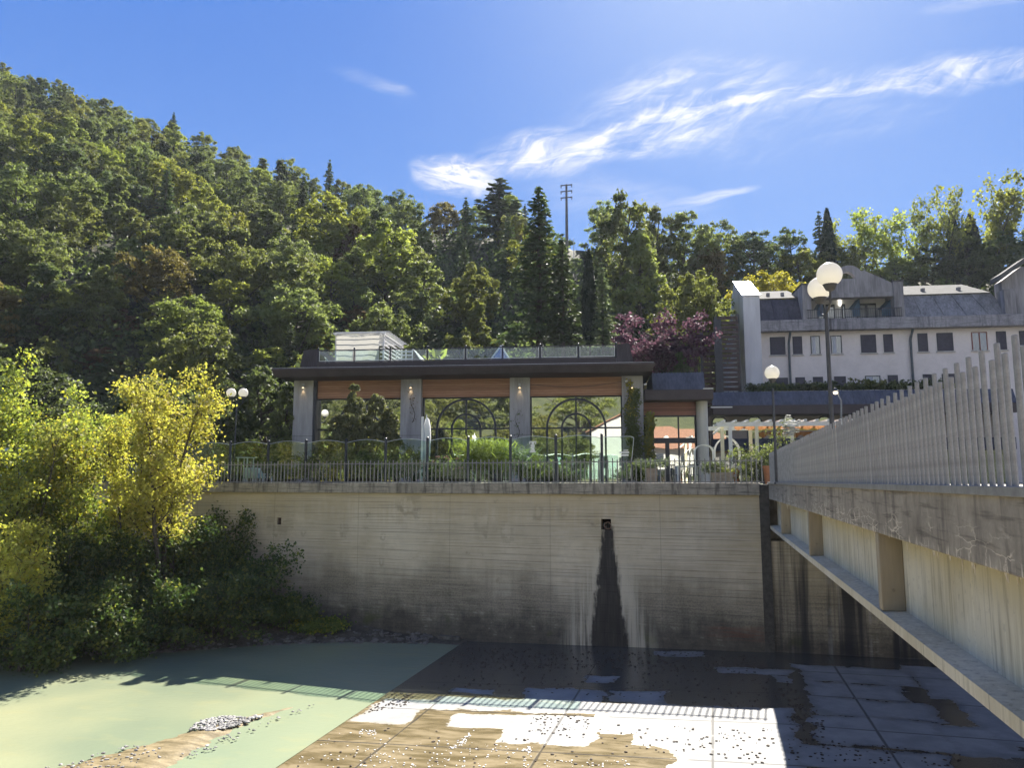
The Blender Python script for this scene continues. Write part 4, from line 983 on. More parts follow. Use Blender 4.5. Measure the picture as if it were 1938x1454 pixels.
for p0, p1, kd in [(1463,1488,'shutter'),(1502,1520,'shutter'),(1535,1554,'shutter'),(1575,1597,'shutter'),(1633,1662,'curtain'),(1676,1695,'shutter'),(1742,1761,'shutter'),(1778,1806,'shutter')]:
    hwin(p0, p1, row(p0, 715.5, 704), row(p0, 751, 740), kd)
DP = simple('downpipe_copper', (.070,.090,.100), .5, .3, 5)
for p0, q0, p1 in [(1493, 628, 1497), (1724, 622, 1730)]:
    xa, xb = HX(p0, -.15), HX(p1, -.5); _, zt = HF.at(p0, q0+18, -.15)
    mb = MB(); mb.tube([(xa, -.12, 0), (xa, -.12, zt-.2), (xa+.02, -.14, zt), (xb, -.5, c0+.02)], .09, 10); mb.build('downpipe', DP, ht)
# wall lights on the first row
for p0 in (1562, 1669):
    x_, z_ = HF.at(p0, 724); MB().box(x_-.07, x_+.07, -.12, -.003, z_-.25, z_+.2).build('wall_light', WHITE, ht, bevel=.03)
# mansard roofs: steep lower slope and a pale flat top strip
def mansard(p0, p1, qb, qt, qr, set_b, set_t, name='mansard_roof', slope_r=0, mat=LEAD):
    xa, xb = HX(p0, set_b), HX(p1, set_b); _, zt = HF.at((p0+p1)/2, qt, set_t)
    _, zr = HF.at((p0+p1)/2, qr, 5.5)
    mb = MB(); mb.add([(xa,set_b,c1),(xb,set_b,c1),(xb-slope_r,set_t,zt),(xa,set_t,zt),(xa,10.5,c1),(xb,10.5,c1),(xa,9.5,zt),(xb-slope_r,9.5,zt)], [(0,1,2,3),(0,3,6,4),(1,5,7,2)])
    n = max(3, int((xb-xa)/1.55))
    for k in range(n+1):
        f_ = k/n; x_ = xa+(xb-xa)*f_; xt = xa+(xb-slope_r-xa)*f_
        mb.add([(x_-.03,set_b-.05,c1),(x_+.03,set_b-.05,c1),(xt+.03,set_t-.05,zt),(xt-.03,set_t-.05,zt),(x_-.03,set_b,c1),(x_+.03,set_b,c1),(xt+.03,set_t,zt),(xt-.03,set_t,zt)], [(0,1,2,3),(0,3,7,4),(1,5,6,2)])
    m_ = mb.build(name, mat, ht)
    MB().add([(xa,set_t-.12,zt+.003),(xb-slope_r,set_t-.12,zt+.003),(xb-slope_r,5.5,zr),(xa,5.5,zr),(xa,set_t-.12,zt+.06),(xb-slope_r,set_t-.12,zt+.06),(xb-slope_r,5.5,zr+.06),(xa,5.5,zr+.06)], [(0,1,2,3),(4,7,6,5),(0,4,5,1),(1,5,6,2),(2,6,7,3),(3,7,4,0)]).build('roof_top', PALE_ROOF, m_)
    mb = MB()
    for k in range(1, max(3, int((xb-xa)/2.6))):
        x_ = xa+(xb-xa)*k/max(3, int((xb-xa)/2.6)); mb.box(x_-.12, x_+.12, set_t+1.2, set_t+1.5, zt+.06+(zr-zt)*.3, zt+.32+(zr-zt)*.3)
    mb.build('roof_vents', STONE_GREY, m_)
mansard(1441, 1527, 602, 566, 552, -.25, .9, mat=LEAD_DARK); mansard(1708, 1922, 597, 557, 540, -.25, .9, slope_r=1.0)
# gable end wall on the left
xa, xb = HX(1409, -.9), HX(1441, -.9); _, zf = HF.at(1428, 560, -.9)
pr = [(-.9, -.2), (-.9, zf), (3.2, zf+2.15), (7.2, zf-.4), (11.2, zf-3.8), (11.2, -.2)]
ge = MB().prism(pr, 'x', xa, xb).build('gable_wall', PLASTER_W, ht, bevel=.03)
mb = MB(); mb.add([(xa-.06,-1.0,zf-.02),(xb+.06,-1.0,zf-.02),(xb+.06,3.22,zf+2.17),(xa-.06,3.22,zf+2.17),(xa-.06,-1.0,zf+.07),(xb+.06,-1.0,zf+.07),(xb+.06,3.22,zf+2.26),(xa-.06,3.22,zf+2.26)], [(0,1,2,3),(4,7,6,5),(0,4,5,1),(1,5,6,2),(2,6,7,3),(3,7,4,0)])
mb.build('gable_coping', simple('bright_coping', (.80,.80,.80), .35, .05, 3), ge)
# dormer
dy = -.35
def hp(px, py, yo=dy): return HF.at(px, py, yo)
_, zb = hp(1615, 566); 
pl = [hp(1532, 563), hp(1532, 541), hp(1583, 519), hp(1587, 512)]
arc = [hp(1607+26*math.cos(math.pi*(1-k/12)), 524-22*math.sin(math.pi*(1-k/12))*1.0) for k in range(3, 11)]
pl += arc+[hp(1636, 512), hp(1692, 537), hp(1692, 562)]
hole_c = hp(1604, 527); hr_ = hp(1618, 527)[0]-hole_c[0]
hole = [(hole_c[0]+hr_*math.cos(math.pi*(1-k/10)), hole_c[1]-.02+hr_*math.sin(math.pi*(1-k/10))) for k in range(11)]
# plate with a half-round opening: left, right and top pieces
top = max(p[1] for p in pl)
bm = bmesh.new()
ov_ = [bm.verts.new((p[0], dy, p[1])) for p in pl]; hv_ = [bm.verts.new((p[0], dy, p[1])) for p in hole]
ed = [bm.edges.new((ov_[i], ov_[(i+1) % len(ov_)])) for i in range(len(ov_))]+[bm.edges.new((hv_[i], hv_[(i+1) % len(hv_)])) for i in range(len(hv_))]
bmesh.ops.triangle_fill(bm, use_beauty=True, edges=ed)
ex = bmesh.ops.extrude_face_region(bm, geom=bm.faces[:]); bmesh.ops.translate(bm, verts=[v for v in ex['geom'] if isinstance(v, bmesh.types.BMVert)], vec=(0, .5, 0))
bmesh.ops.recalc_face_normals(bm, faces=bm.faces); me = bpy.data.meshes.new('dormer_gable'); bm.to_mesh(me); bm.free()
dg = link_mesh('dormer_gable', me, STONE_GREY, ht)
xa, xb = hp(1524, 560)[0], hp(1708, 560)[0]; _, ze_ = hp(1615, 563); _, ze2 = hp(1615, 555)
MB().box(xa+.3, xb-.3, dy-.12, dy+.6, ze_-.02, ze2).build('entablature', STONE_GREY, dg, bevel=.02)
for p0, p1, q in ((1517, 1534, 539), (1690, 1709, 533)):
    xx, zz = hp(p0, q, dy-.2); xy, _ = hp(p1, q, dy-.2)
    pr_ = MB().box(xx, xy, dy-.2, dy+3, c1, zz).build('dormer_pier', STONE_GREY, ht, bevel=.03)
    MB().box(xx-.05, xy+.05, dy-.25, dy+3.05, zz+.002, zz+.10).build('pier_cap', PALE_ROOF, pr_)
# recessed balcony: back wall, doors, awnings, lights
yb = 1.3; xa, xb = hp(1534, 580)[0], hp(1690, 580)[0]
bw = MB().box(xa, xb, yb, yb+.2, c1, ze_+.3).build('balcony_wall', PLASTER_W, ht)
MB().box(xa, xb, dy+.5, 6, ze_+.31, ze_+.42).build('dormer_roof', LEAD, ht)
for p0, p1 in ((1550, 1563), (1566, 1583), (1596, 1603), (1624, 1662)):
    d0, d1 = HX(p0, yb), HX(p1, yb); dr_ = MB().box(d0, d1, yb-.05, yb-.003, c1, ze_-.15).build('balcony_door', FRAME, ht)
    nn = 2 if p1-p0 > 25 else 1
    for k in range(nn):
        MB().box(d0+.10+(d1-d0)/nn*k, d0+(d1-d0)/nn*(k+1)-.10, yb-.07, yb-.052, c1+.15, ze_-.3).build('door_pane', HOTEL_GLASS if nn == 1 else simple('pale_blind', (.30,.31,.30), .6, .15, 3), dr_)
x_, z_ = HF.at(1589, 572, yb); MB().box(x_-.08, x_+.08, yb-.1, yb-.003, z_-.28, z_+.25).build('balcony_light', emit('balcony_lamp', (1, .93, .8), 1.2), ht)
TEAL = cloth_mat('teal_awning', (.10,.16,.22), .3)
for p0, p1 in ((1612, 1626), (1668, 1686), (1546, 1556)):
    d0, z0_ = HF.at(p0, 588, yb-1); d1, z1_ = HF.at(p1, 566, yb-1)
    MB().add([(d0, yb-1.1, z0_), (d1, yb-1.1, z1_), (d1, yb-.1, z1_+.1), (d0, yb-.1, z0_+.3), (d0, yb-1.1, z0_-.5), (d1, yb-1.1, z0_-.5)], [(0,1,2,3),(0,4,5,1)]).build('awning', TEAL, ht, fix=False)
rb = MB(); xa, xb = hp(1527, 590, CO+.1)[0], hp(1707, 590, CO+.1)[0]; _, zr_ = hp(1615, 584, CO+.1)
rb.box(xa, xb, CO+.08, CO+.12, zr_-.05, zr_); rb.box(xa, xb, CO+.08, CO+.12, c1+.08, c1+.12)
k = 0
while xa+.1+k*.16 < xb: rb.box(xa+.1+k*.16-.012, xa+.1+k*.16+.012, CO+.088, CO+.112, c1, zr_-.05); k += 1
rb.build('balcony_railing', FRAME, ht)
# second dormer at the right edge: pier and oversailing pale roof slab
xx, zz = HF.at(1895, 523, -.4); 
MB().box(HX(1903, -.2), HX(1925, -.2), -.55, .6, c1, HF.at(1910, 548, -.4)[1]).build('dormer_pier', STONE_GREY, ht, bevel=.03)
q0, q1 = HF.at(1893, 520, -1.2), HF.at(1945, 484, -1.2)
MB().add([(q0[0],-1.2,q0[1]),(q1[0],-1.2,q1[1]),(q1[0],.4,q1[1]),(q0[0],.4,q0[1]),(q0[0],-1.2,q0[1]-.35),(q1[0],-1.2,q1[1]-.35),(q1[0],.4,q1[1]-.35),(q0[0],.4,q0[1]-.35)], [(0,1,2,3),(4,7,6,5),(0,4,5,1),(1,5,6,2),(2,6,7,3),(3,7,4,0)]).build('dormer_roof', PALE_ROOF, ht)
g0, g1 = HF.at(1909, 545, -.3), HF.at(1975, 545, -.3)
MB().prism([(HX(1905), c1), (HX(1905), HF.at(1905, 530, -.3)[1]), (HX(1945), HF.at(1945, 502, -.3)[1]), (x1, HF.at(1945, 502, -.3)[1]), (x1, c1)], 'y', .0, 1.2).build('dormer_gable', STONE_GREY, ht)
# ------------------------------------------------------------------ louvred stair tower left of the hotel
lt = thing('louvre_screen', 'tall dark slatted timber screen against the white gable end of the hotel', 'screen', HF.o, HF.rz)
lx = [(1358, 1396, 597, 745, -1.6), (1328, 1358, 632, 745, -1.2)]
for i, (p0, p1, q0, q1, yo) in enumerate(lx):
    xa, zt = HF.at(p0, q0, yo); xb, _ = HF.at(p1, q0, yo)
    mb = MB(); n = 34 if i == 0 else 26
    for k in range(n):
        z_ = .4+(zt-.4)*k/n; mb.box(xa, xb, yo, yo+.07, z_, z_+.74*(zt-.4)/n)
    mb.build('slats', LOUVRE, lt)
    mb = MB()
    for x_ in ((xa-.15, xb) if i == 0 else (xa,)): mb.box(x_-.12, x_+.12, yo+.08, yo+.3, 0, zt+.1)
    mb.build('screen_posts', FRAME, lt)
xa, _ = HF.at(1352, 640, -1.9); xb, _ = HF.at(1366, 640, -1.9); _, zt = HF.at(1360, 604, -1.9)
MB().box(xa, xb, -1.9, -1.62, 0, zt).build('corner_post', FRAME, lt)
# ------------------------------------------------------------------ terrace: lawn, paving, glass fence, furniture
def grass_mat():
    m, t = material('lawn_grass'); o = t.pos(); n1 = t.noise(o, .8, 5, .6); n2 = t.noise(o, 22, 3, .7)
    c = t.mix(t.ramp(t.add(t.mul(n1,.5), t.mul(n2,.5)), .35, .65), (.045,.070,.018), (.17,.20,.045))
    t.out(t.bsdf(c, .9, t.bump(n2, .8, .04))); return m
mb = MB(); mb.quad((-75, wall_y(-75)+1.15, LAWN), (1.72, wall_y(1.72)+1.15, LAWN), (42, 90, LAWN), (-75, 90, LAWN))
tag(mb.build('lawn', grass_mat()), kind='structure')
mb = MB(); mb.quad((-75, 47.5, LAWN+.006), (60, 47.5, LAWN+.006), (60, 90, LAWN+.006), (-75, 90, LAWN+.006))
tag(mb.build('terrace_paving', earth_mat('paving', (.14,.13,.115), (.24,.22,.20), 1.2)), kind='structure')
mb = MB(); mb.quad((BX, BY1, LAWN-.01), (60, BY1, LAWN-.01), (60, 47.5, LAWN-.01), (BX, 47.5, LAWN-.01))
tag(mb.build('lane', earth_mat('asphalt', (.045,.045,.047), (.07,.07,.07), 2)), kind='structure')

# glass wind screen behind the picket fence
gfx = [(-140), 30, 104, 184, 250, 330, 365, 436, 508, 579, 655, 730, 809, 886, 966, 1052, 1139, 1196]
gf = thing('glass_fence', 'dark posts with arched clear glass panels standing behind the picket fence', 'fence', WF.o+WF.ey*1.35+Vector((0, 0, LAWN)), WF.rz)
xs = [wl(p, 850, 1.35)[0] for p in gfx]; MARK = simple('etched_white', (.72,.72,.70), .6, .1, 9, bump=0)
for i, x_ in enumerate(xs):
    top = wl(gfx[i], 828+(886-gfx[i])*0.020, 1.35)[1]-LAWN
    if i < len(xs)-1:
        MB().box(x_-.05, x_+.05, -.05, .05, 0, top).lathe([(.05, 0), (.062, .03), (.02, .06)], 10, (x_, 0, top)).build('post', FRAME, gf)
        xb = xs[i+1]-.07; xa = x_+.07; n = 12; h0 = top-.14
        arch = [(xa, .25), (xb, .25)]+[(xb+(xa-xb)*k/n, h0+.13*math.sin(math.pi*k/n)) for k in range(n+1)]
        if i == len(xs)-2: arch = [(xa, .25), (xb-.04, .25), (xb+.16, h0-.02), (xb+.02, h0+.04), (xa, h0+.04)]
        g = MB().prism(arch, 'y', -.006, .006).build('glass_panel', GLASS, gf)
        mb = MB(); ar = arch[2:] if i < len(xs)-2 else arch[1:]
        for p_, q_ in zip(ar, ar[1:]): mb.tube([(p_[0], 0, p_[1]), (q_[0], 0, q_[1])], .012, 5)
        mb.build('glass_edge', MATS['steel_trim'], g)
    else: MB().box(x_-.02, x_+.02, -.02, .02, 0, top*.4).build('post', FRAME, gf)
# small white emblem etched on one panel: a capital on a base, over a line of text-like bars
ex, ez = wl(1008, 846, 1.35); ez -= LAWN
mb = MB(); y0, y1 = -.010, -.0065
def bar(x0_, x1_, z0_, z1_): mb.box(ex+x0_, ex+x1_, y0, y1, ez+z0_, ez+z1_)
bar(-.14, .16, .20, .25); bar(-.16, -.10, .12, .24); bar(.11, .17, .12, .24); bar(-.05, .07, .10, .20); bar(-.09, .10, -.02, .09); bar(-.05, .08, -.12, -.03); bar(-.10, .11, -.19, -.13); bar(-.13, .15, -.25, -.20)
mb.build('panel_emblem', MARK, gf)
ex, ez = wl(1181, 858, 1.35); ez -= LAWN
mb = MB(); bar(-.20, .22, .0, .06); bar(-.14, .20, -.12, -.05); bar(-.02, .18, .10, .14); mb.build('panel_lettering', MARK, gf)

# closed parasol, post and small furniture
def ground_pt(px, dep): p = atD(px, 900, dep*dk(px)); return (p.x, p.y, LAWN)
b = ground_pt(806, 36.6); zt = atD(806, 791, 36.6*dk(806)).z-LAWN
t = thing('closed_parasol', 'tall folded white parasol standing behind the glass fence', 'parasol', b)
MB().lathe([(.03, 0), (.03, zt+.12), (.01, zt+.16)], 10).build('parasol_pole', WHITE, t)
mb = MB(); n = 20; vs = []
prof = [(.05, zt*.30), (.17, zt*.36), (.20, zt*.5), (.19, zt*.7), (.16, zt*.86), (.10, zt*.97), (.03, zt*1.0)]
for r_, z_ in prof:
    for k in range(n): a = 2*math.pi*k/n; q = r_*(1+.22*math.cos(a*5+z_)); vs.append((q*math.cos(a)+.02, q*math.sin(a), z_))
mb.add(vs, [(i*n+k, i*n+(k+1) % n, (i+1)*n+(k+1) % n, (i+1)*n+k) for i in range(len(prof)-1) for k in range(n)]); mb.build('folded_canopy', CANVAS, t, smooth=True)
b = ground_pt(798, 36.3); zt = atD(797, 789, 36.3*dk(797)).z-LAWN
t = thing('white_board', 'narrow white board upright beside the folded parasol', 'board', b)
mb = MB(); mb.box(-.06, .06, -.02, .02, .02, zt); mb.box(-.05, .05, -.15, .15, 0, .04); mb.build('board', WHITE, t, bevel=.01)
for px, lab, sz in [(464, 'small white table with a flat top behind the fence beside the twin lamp', 1), ]:
    b = ground_pt(px, 37.5); t = thing('terrace_table', lab, 'table', b)
    zt = atD(464, 866, 37.5*dk(464)).z-LAWN
    MB().box(-.36, .36, -.35, .35, zt-.04, zt).build('table_top', WHITE, t, bevel=.01)
    for sx in (-.28, .28):
        for sy in (-.28, .28): MB().box(sx-.025, sx+.025, sy-.025, sy+.025, 0, zt-.042).build('leg', WHITE, t)
def lounge(px, dep, lab, rz):
    b = ground_pt(px, dep); t = thing('lounge_chair', lab, 'chair', b, rz, 'white lounge chairs on the lawn')
    MB().box(-.35, .35, -.3, .35, .30, .40).build('seat', CANVAS, t, bevel=.03)
    mb = MB(); mb.add([(-.35,.30,.40),(.35,.30,.40),(.35,.50,.86),(-.35,.50,.86),(-.35,.38,.38),(.35,.38,.38),(.35,.57,.84),(-.35,.57,.84)], [(0,1,2,3),(4,7,6,5),(0,4,5,1),(1,5,6,2),(2,6,7,3),(3,7,4,0)]); mb.build('backrest', CANVAS, t, bevel=.02)
    for sx in (-.32, .32):
        MB().box(sx-.03, sx+.03, -.3, .36, .50, .55).build('armrest', WHITE, t)
        for sy in (-.27, .33): MB().box(sx-.025, sx+.025, sy-.025, sy+.025, 0, .499 if sy < 0 else .30).build('leg', WHITE, t)
lounge(478, 39, 'white lounge chair half hidden by the fence pickets, right of the small table', R(200))
lounge(500, 40, 'white lounge chair beside the third fence post left of the first pillar', R(160))
def terrace_set(px, dep, lab):
    b = ground_pt(px, dep); t = thing('garden_table', lab, 'table', b, RF.rz)
    MB().box(-.55, .55, -.45, .45, .86, .92).build('table_top', WHITE, t, bevel=.01)
    for sx in (-.5, .5): MB().box(sx-.04, sx+.04, -.4, .4, 0, .858).build('leg', WHITE, t)
terrace_set(1300, 39.8, 'white high table in front of the link building windows')
def wchair(px, dep, lab, rz):
    b = ground_pt(px, dep); t = thing('garden_chair', lab, 'chair', b, rz, 'chairs in front of the link building')
    MB().box(-.22, .22, -.22, .22, .44, .48).build('seat', FRAME, t)
    mb = MB()
    for k in range(5): mb.box(-.2+k*.09, -.16+k*.09, .20, .23, .48, .95)
    mb.box(-.22, .22, .195, .235, .95, 1.0); mb.build('backrest', FRAME, t)
    for sx in (-.2, .2):
        for sy in (-.2, .2): MB().box(sx-.018, sx+.018, sy-.018, sy+.018, 0, .44).build('leg', FRAME, t)
wchair(1275, 39.6, 'dark slatted garden chair left of the white high table', R(30))
wchair(1312, 39.2, 'dark slatted garden chair in front of the round column', R(-20))
def planter(px0, px1, qt, dep, lab, mat=TERRA):
    p0, p1 = atD(px0, 900, dep), atD(px1, 900, dep); zt = atD((px0+px1)/2, qt, dep).z-LAWN; w_ = (p1-p0).length
    t = thing('planter', lab, 'planter', (p0.x, p0.y, LAWN), RF.rz, 'stone planters along the fence')
    mb = MB(); mb.prism([(0, 0), (w_, 0), (w_, .5), (0, .5)], 'z', 0, zt); mb.build('planter_box', mat, t, bevel=.02)
    mb = MB(); mb.box(-.03, w_+.03, -.03, .53, zt+.001, zt+.05); mb.build('rim', mat, t)
    MB().box(.06, w_-.06, .06, .44, zt+.052, zt+.06).build('soil', earth_mat('planter_soil', (.03,.024,.018), (.06,.05,.035), 6) if 'planter_soil' not in bpy.data.materials else bpy.data.materials['planter_soil'], t)
    return t
planter(1224, 1244, 889, 33.4, 'tall square stone planter with a grey bush by the pillar creeper')
planter(1347, 1386, 897, 33.2, 'wide low stone planter below the white pergola post')
# white garden arches of bent rods
def garden_arch(p0, p1, qt, dep, lab, peak=False):
    a, b = atD(p0, 900, dep), atD(p1, 900, dep); zt = atD((p0+p1)/2, qt, dep).z-LAWN; w_ = (b-a).length
    t = thing('garden_arch', lab, 'garden arch', (a.x, a.y, LAWN), RF.rz, 'white rod arches beside the pergola')
    for dy_ in (0, .18, .36, .54):
        hs = zt-w_/2 if not peak else zt-w_*.62; pts = [(0, dy_, 0), (0, dy_, hs)]
        for k in range(1, 16):
            f_ = k/16; z_ = hs+(zt-hs)*math.sin(math.pi*f_)**(.75 if not peak else 1)
            if peak: z_ += (zt-hs)*.14*max(0, 1-abs(f_-.5)*7)
            pts.append((w_*(1-math.cos(math.pi*f_))/2, dy_, z_))
        pts += [(w_, dy_, hs), (w_, dy_, 0)]
        MB().tube(pts, .016, 6).build('hoop', WHITE, t)
    mb = MB()
    for k in range(6):
        for xx in (0, w_): mb.tube([(xx, 0, .3+k*.3), (xx, .54, .3+k*.3)], .01, 5)
    mb.build('rungs', WHITE, t)
garden_arch(1317, 1352, 842, 38.2, 'round-topped white rod garden arch overlapping the round column')
garden_arch(1355, 1402, 829, 38.6, 'white rod garden arch with a pointed top under the pergola', True)
# white pergola with an orange fringe
pa, pb = atD(1367, 900, 38.0), atD(1640, 900, 37.2); pw = thing('garden_pergola', 'white garden pergola with a fringed orange canopy beyond the fence', 'pergola', (pa.x, pa.y, LAWN), math.atan2(pb.y-pa.y, pb.x-pa.x))
PFR = Frame(pa, pb, LAWN); L = (pb-pa).length
zt = PFR.at(1450, 799)[1]; zb_ = PFR.at(1450, 807)[1]
mb = MB(); mb.box(-.2, L, -.08, .08, zb_, zt); mb.box(-.2, L, 3.0, 3.16, zb_, zt)
for k in range(int(L/.55)): mb.box(.1+k*.55, .18+k*.55, -.4, 3.5, zt+.002, zt+.10)
for k in range(3): mb.prism([(0, zb_-.02), (-.34, zb_-.30), (-.30, zb_-.38), (.04, zb_-.10)], 'y', .2+k*.12, .26+k*.12)
mb.build('pergola_beams', WHITE, pw)
CREAM = simple('cream_paint', (.72,.66,.47), .6, .1, 5)
for p_, mt, yo in ((1367.5, CREAM, .25), (1383, WHITE, 0), (1421, CREAM, 1.6), (1433, CREAM, 0), (1500, CREAM, 0), (1575, WHITE, 0)):
    x_ = PFR.at(p_, 850, yo)[0]; MB().box(x_-.08, x_+.08, yo-.07, yo+.07, 0, zb_-.003).build('post', mt, pw)
for yo, q0, q1, x0_, nm in ((.12, 807.5, 815, 1390, 'a'), (2.0, 818, 829, 1436, 'b')):
    xa, z1_ = PFR.at(x0_, q0, yo); _, z0_ = PFR.at(x0_, q1, yo); mb = MB(); k = 0
    while xa+k*.07 < L-.3:
        l_ = .8+.2*math.sin(k*.8)+r.uniform(-.05, .05); x_ = xa+k*.07
        mb.quad((x_, yo+.03*math.sin(k), z1_), (x_+.07, yo+.03*math.sin(k+1), z1_), (x_+.064, yo+.03*math.sin(k+1), z1_-(z1_-z0_)*l_), (x_+.006, yo+.03*math.sin(k), z1_-(z1_-z0_)*l_)); k += 1
    mb.build('fringe', FRINGE, pw, fix=False)
xa, z1_ = PFR.at(1436, 807.5, .3)
MB().box(xa, L-.3, .3, 2.9, z1_-.05, z1_-.03).build('canopy_cloth', simple('peach_cloth', (.62,.42,.28), .9, .1, 2), pw)
# white flower basket and cloth at the end of the railing, terracotta pots
def pot(px, qb, qt, dep, lab, col=(.42,.17,.075)):
    b = atD(px, 900, dep); z0, z1_ = LAWN, atD(px, qt, dep).z
    h = max(.3, z1_-z0); rr_ = .17
    t = thing('terracotta_pot', lab, 'flower pot', (b.x, b.y, LAWN), 0, 'terracotta pots at the bridge end')
    MB().lathe([(rr_*.6, 0), (rr_*.95, h*.85), (rr_*1.1, h*.86), (rr_*1.1, h), (rr_*.92, h), (rr_*.9, h*.9)], 18).build('pot', simple('terracotta', (.42,.17,.075), .85, .2, 6), t, smooth=False)
    return b, h
pot(1452, 905, 882, 33.5, 'large terracotta pot beside the bridge railing end'); pot(1393, 905, 886, 35, 'small terracotta pot behind the wide planter')

# security cameras under the eave
for px, py, yo, lab in ((1185, 722, -.25, 'small white security camera on the fourth pillar beside its wall lamp'), (1221, 728, .3, 'white security camera on the right flank of the fourth pillar')):
    x_, z_ = RF.at(px, py, yo); p = RF.o+RF.ex*x_+RF.ey*yo; t = thing('security_camera', lab, 'camera', (p.x, p.y, LAWN+z_), RF.rz)
    mb = MB(); mb.tube([(.05, 0, .02), (-.10, -.16, -.03)], .055, 10); mb.build('camera_body', WHITE, t)
    MB().tube([(.04, 0, .03), (.06, .10, .10)], .022, 6).build('bracket', WHITE, t)
    MB().tube([(-.10, -.16, -.03), (-.108, -.172, -.033)], .035, 10).build('lens', FRAME, t)
# string cable slung under the eave across the third band
xa, za = RF.at(1003, 727, -.02); xb, zb2 = RF.at(1178, 722, -.02)
t = thing('slung_cable', 'thin dark cable slung across the right-hand cedar band', 'cable', RF.o, RF.rz)
MB().tube([(xa+(xb-xa)*k/16, .16, za+(zb2-za)*k/16-.22*math.sin(math.pi*k/16)) for k in range(17)], .012, 5).build('cable', FRAME, t)
# power pole on the crest
# ------------------------------------------------------------------ plants: leaves as many small faces, real limbs
def leaf_mesh(name, P, N, A, L, Wd):
    """rhombic leaves: centre P, normal N, axis A, length L, width Wd (numpy arrays)"""
    n = len(P)
    A = A-N*np.sum(A*N, 1, keepdims=True); A /= np.linalg.norm(A, axis=1, keepdims=True)+1e-9
    B = np.cross(N, A)
    L = np.broadcast_to(np.asarray(L), (n,))[:, None]; Wd = np.broadcast_to(np.asarray(Wd), (n,))[:, None]
    V = np.empty((n, 4, 3), np.float32)
    V[:, 0] = P-A*L*.5; V[:, 1] = P+B*Wd*.5+A*L*.05+N*Wd*.10; V[:, 2] = P+A*L*.5; V[:, 3] = P-B*Wd*.5+A*L*.05+N*Wd*.10
    me = bpy.data.meshes.new(name); me.vertices.add(n*4); me.vertices.foreach_set('co', V.ravel())
    me.loops.add(n*4); me.loops.foreach_set('vertex_index', np.arange(n*4, dtype=np.int32))
    me.polygons.add(n); me.polygons.foreach_set('loop_start', np.arange(0, n*4, 4, dtype=np.int32))
    me.update(calc_edges=True); return me
def unit(a): return a/(np.linalg.norm(a, axis=1, keepdims=True)+1e-9)
def rv(g, n): return unit(g.normal(size=(n, 3)))
def crown_broad(seed, H=9.0, Wd=7.5, trunk=.30, nclump=46, per=135, size=.20, shape='round', flat=.85, gaps=.0):
    """broadleaf crown: uneven clumps hung on limbs; returns (leaf mesh, trunk mesh)"""
    g = np.random.default_rng(seed); rr = random.Random(seed)
    zc0 = H*trunk; ch = H-zc0
    P, N = [], []; tips = []
    k = 0
    while len(tips) < nclump:
        u = g.random(); a = g.random()*2*np.pi
        f = g.random()**.55
        if shape == 'cone': rad = (1-u)**.8*.95+.05
        elif shape == 'tall': rad = np.sin(np.pi*min(.98, u*.86+.12))**.7
        elif shape == 'vase': rad = .25+.75*np.sin(np.pi*min(.95, u*.62+.05))
        else: rad = np.sin(np.pi*min(.97, u*.78+.18))**.6
        rad *= (1+.30*np.sin(3*a+seed)+.18*np.sin(5*a+2*seed)); rad = max(.1, rad)
        f = .25+.75*f; lift = .10*np.sin(4*a+seed*1.7)*(u > .45)
        c = np.array([np.cos(a)*rad*f*Wd/2*.90, np.sin(a)*rad*f*Wd/2*.90, zc0+ch*(.04+u*.88+lift)])
        tips.append((c, (.26+.56*g.random()**1.5)*Wd/8.5*(1.0 if u < .75 else .85)))
    for c, r in tips:
        n = int(per*(.5+.8*g.random())*(r/(.55*Wd/8.5))**1.6)
        d = rv(g, n); d[:, 2] = np.where(d[:, 2] < -.2, -d[:, 2]*.6, d[:, 2])
        rad = r*(.25+.95*g.random((n, 1))**.7)
        p = c+d*rad*np.array([1.15, 1.15, flat])
        P.append(p); N.append(unit(d*.6+g.normal(size=(n, 3))*.6+np.array([0, 0, .35])))
        m = n//5                                                     # stray sprays outside the clump
        d2 = rv(g, m); P.append(c+d2*r*(.9+.7*g.random((m, 1)))); N.append(rv(g, m))
    P = np.concatenate(P); N = np.concatenate(N); n = len(P)
    A = rv(g, n); s = size*(.5+1.0*g.random(n))
    lm = leaf_mesh('crown', P, N, A, s*1.3, s*.85)
    mb = MB(); base_r = H*.018+.05
    tp = [(0, 0, -1.2), (0, 0, 0), (rr.uniform(-.1, .1)*H*.3, rr.uniform(-.1, .1)*H*.3, H*.4), (rr.uniform(-.05, .05)*H, rr.uniform(-.05, .05)*H, H*.86)]
    mb.tube(tp, [base_r*1.2, base_r, base_r*.7, base_r*.15], 7)
    T = [Vector(q) for q in tp[1:]]
    for c, r in tips[::4]:
        z = max(H*.12, min(H*.75, c[2]-np.hypot(c[0], c[1])*.75)); f = z/(H*.86); q = T[0].lerp(T[1], min(1, f/.46)) if f < .46 else T[1].lerp(T[2], (f-.46)/.54)
        e = Vector(c); m_ = q.lerp(e, .55)+Vector((0, 0, -.04*H))
        mb.tube([q, m_, e], [base_r*.42, base_r*.25, base_r*.07], 5, cap=False)
    me = bpy.data.meshes.new('trunk'); me.from_pydata(mb.v, [], mb.f)
    return lm, me
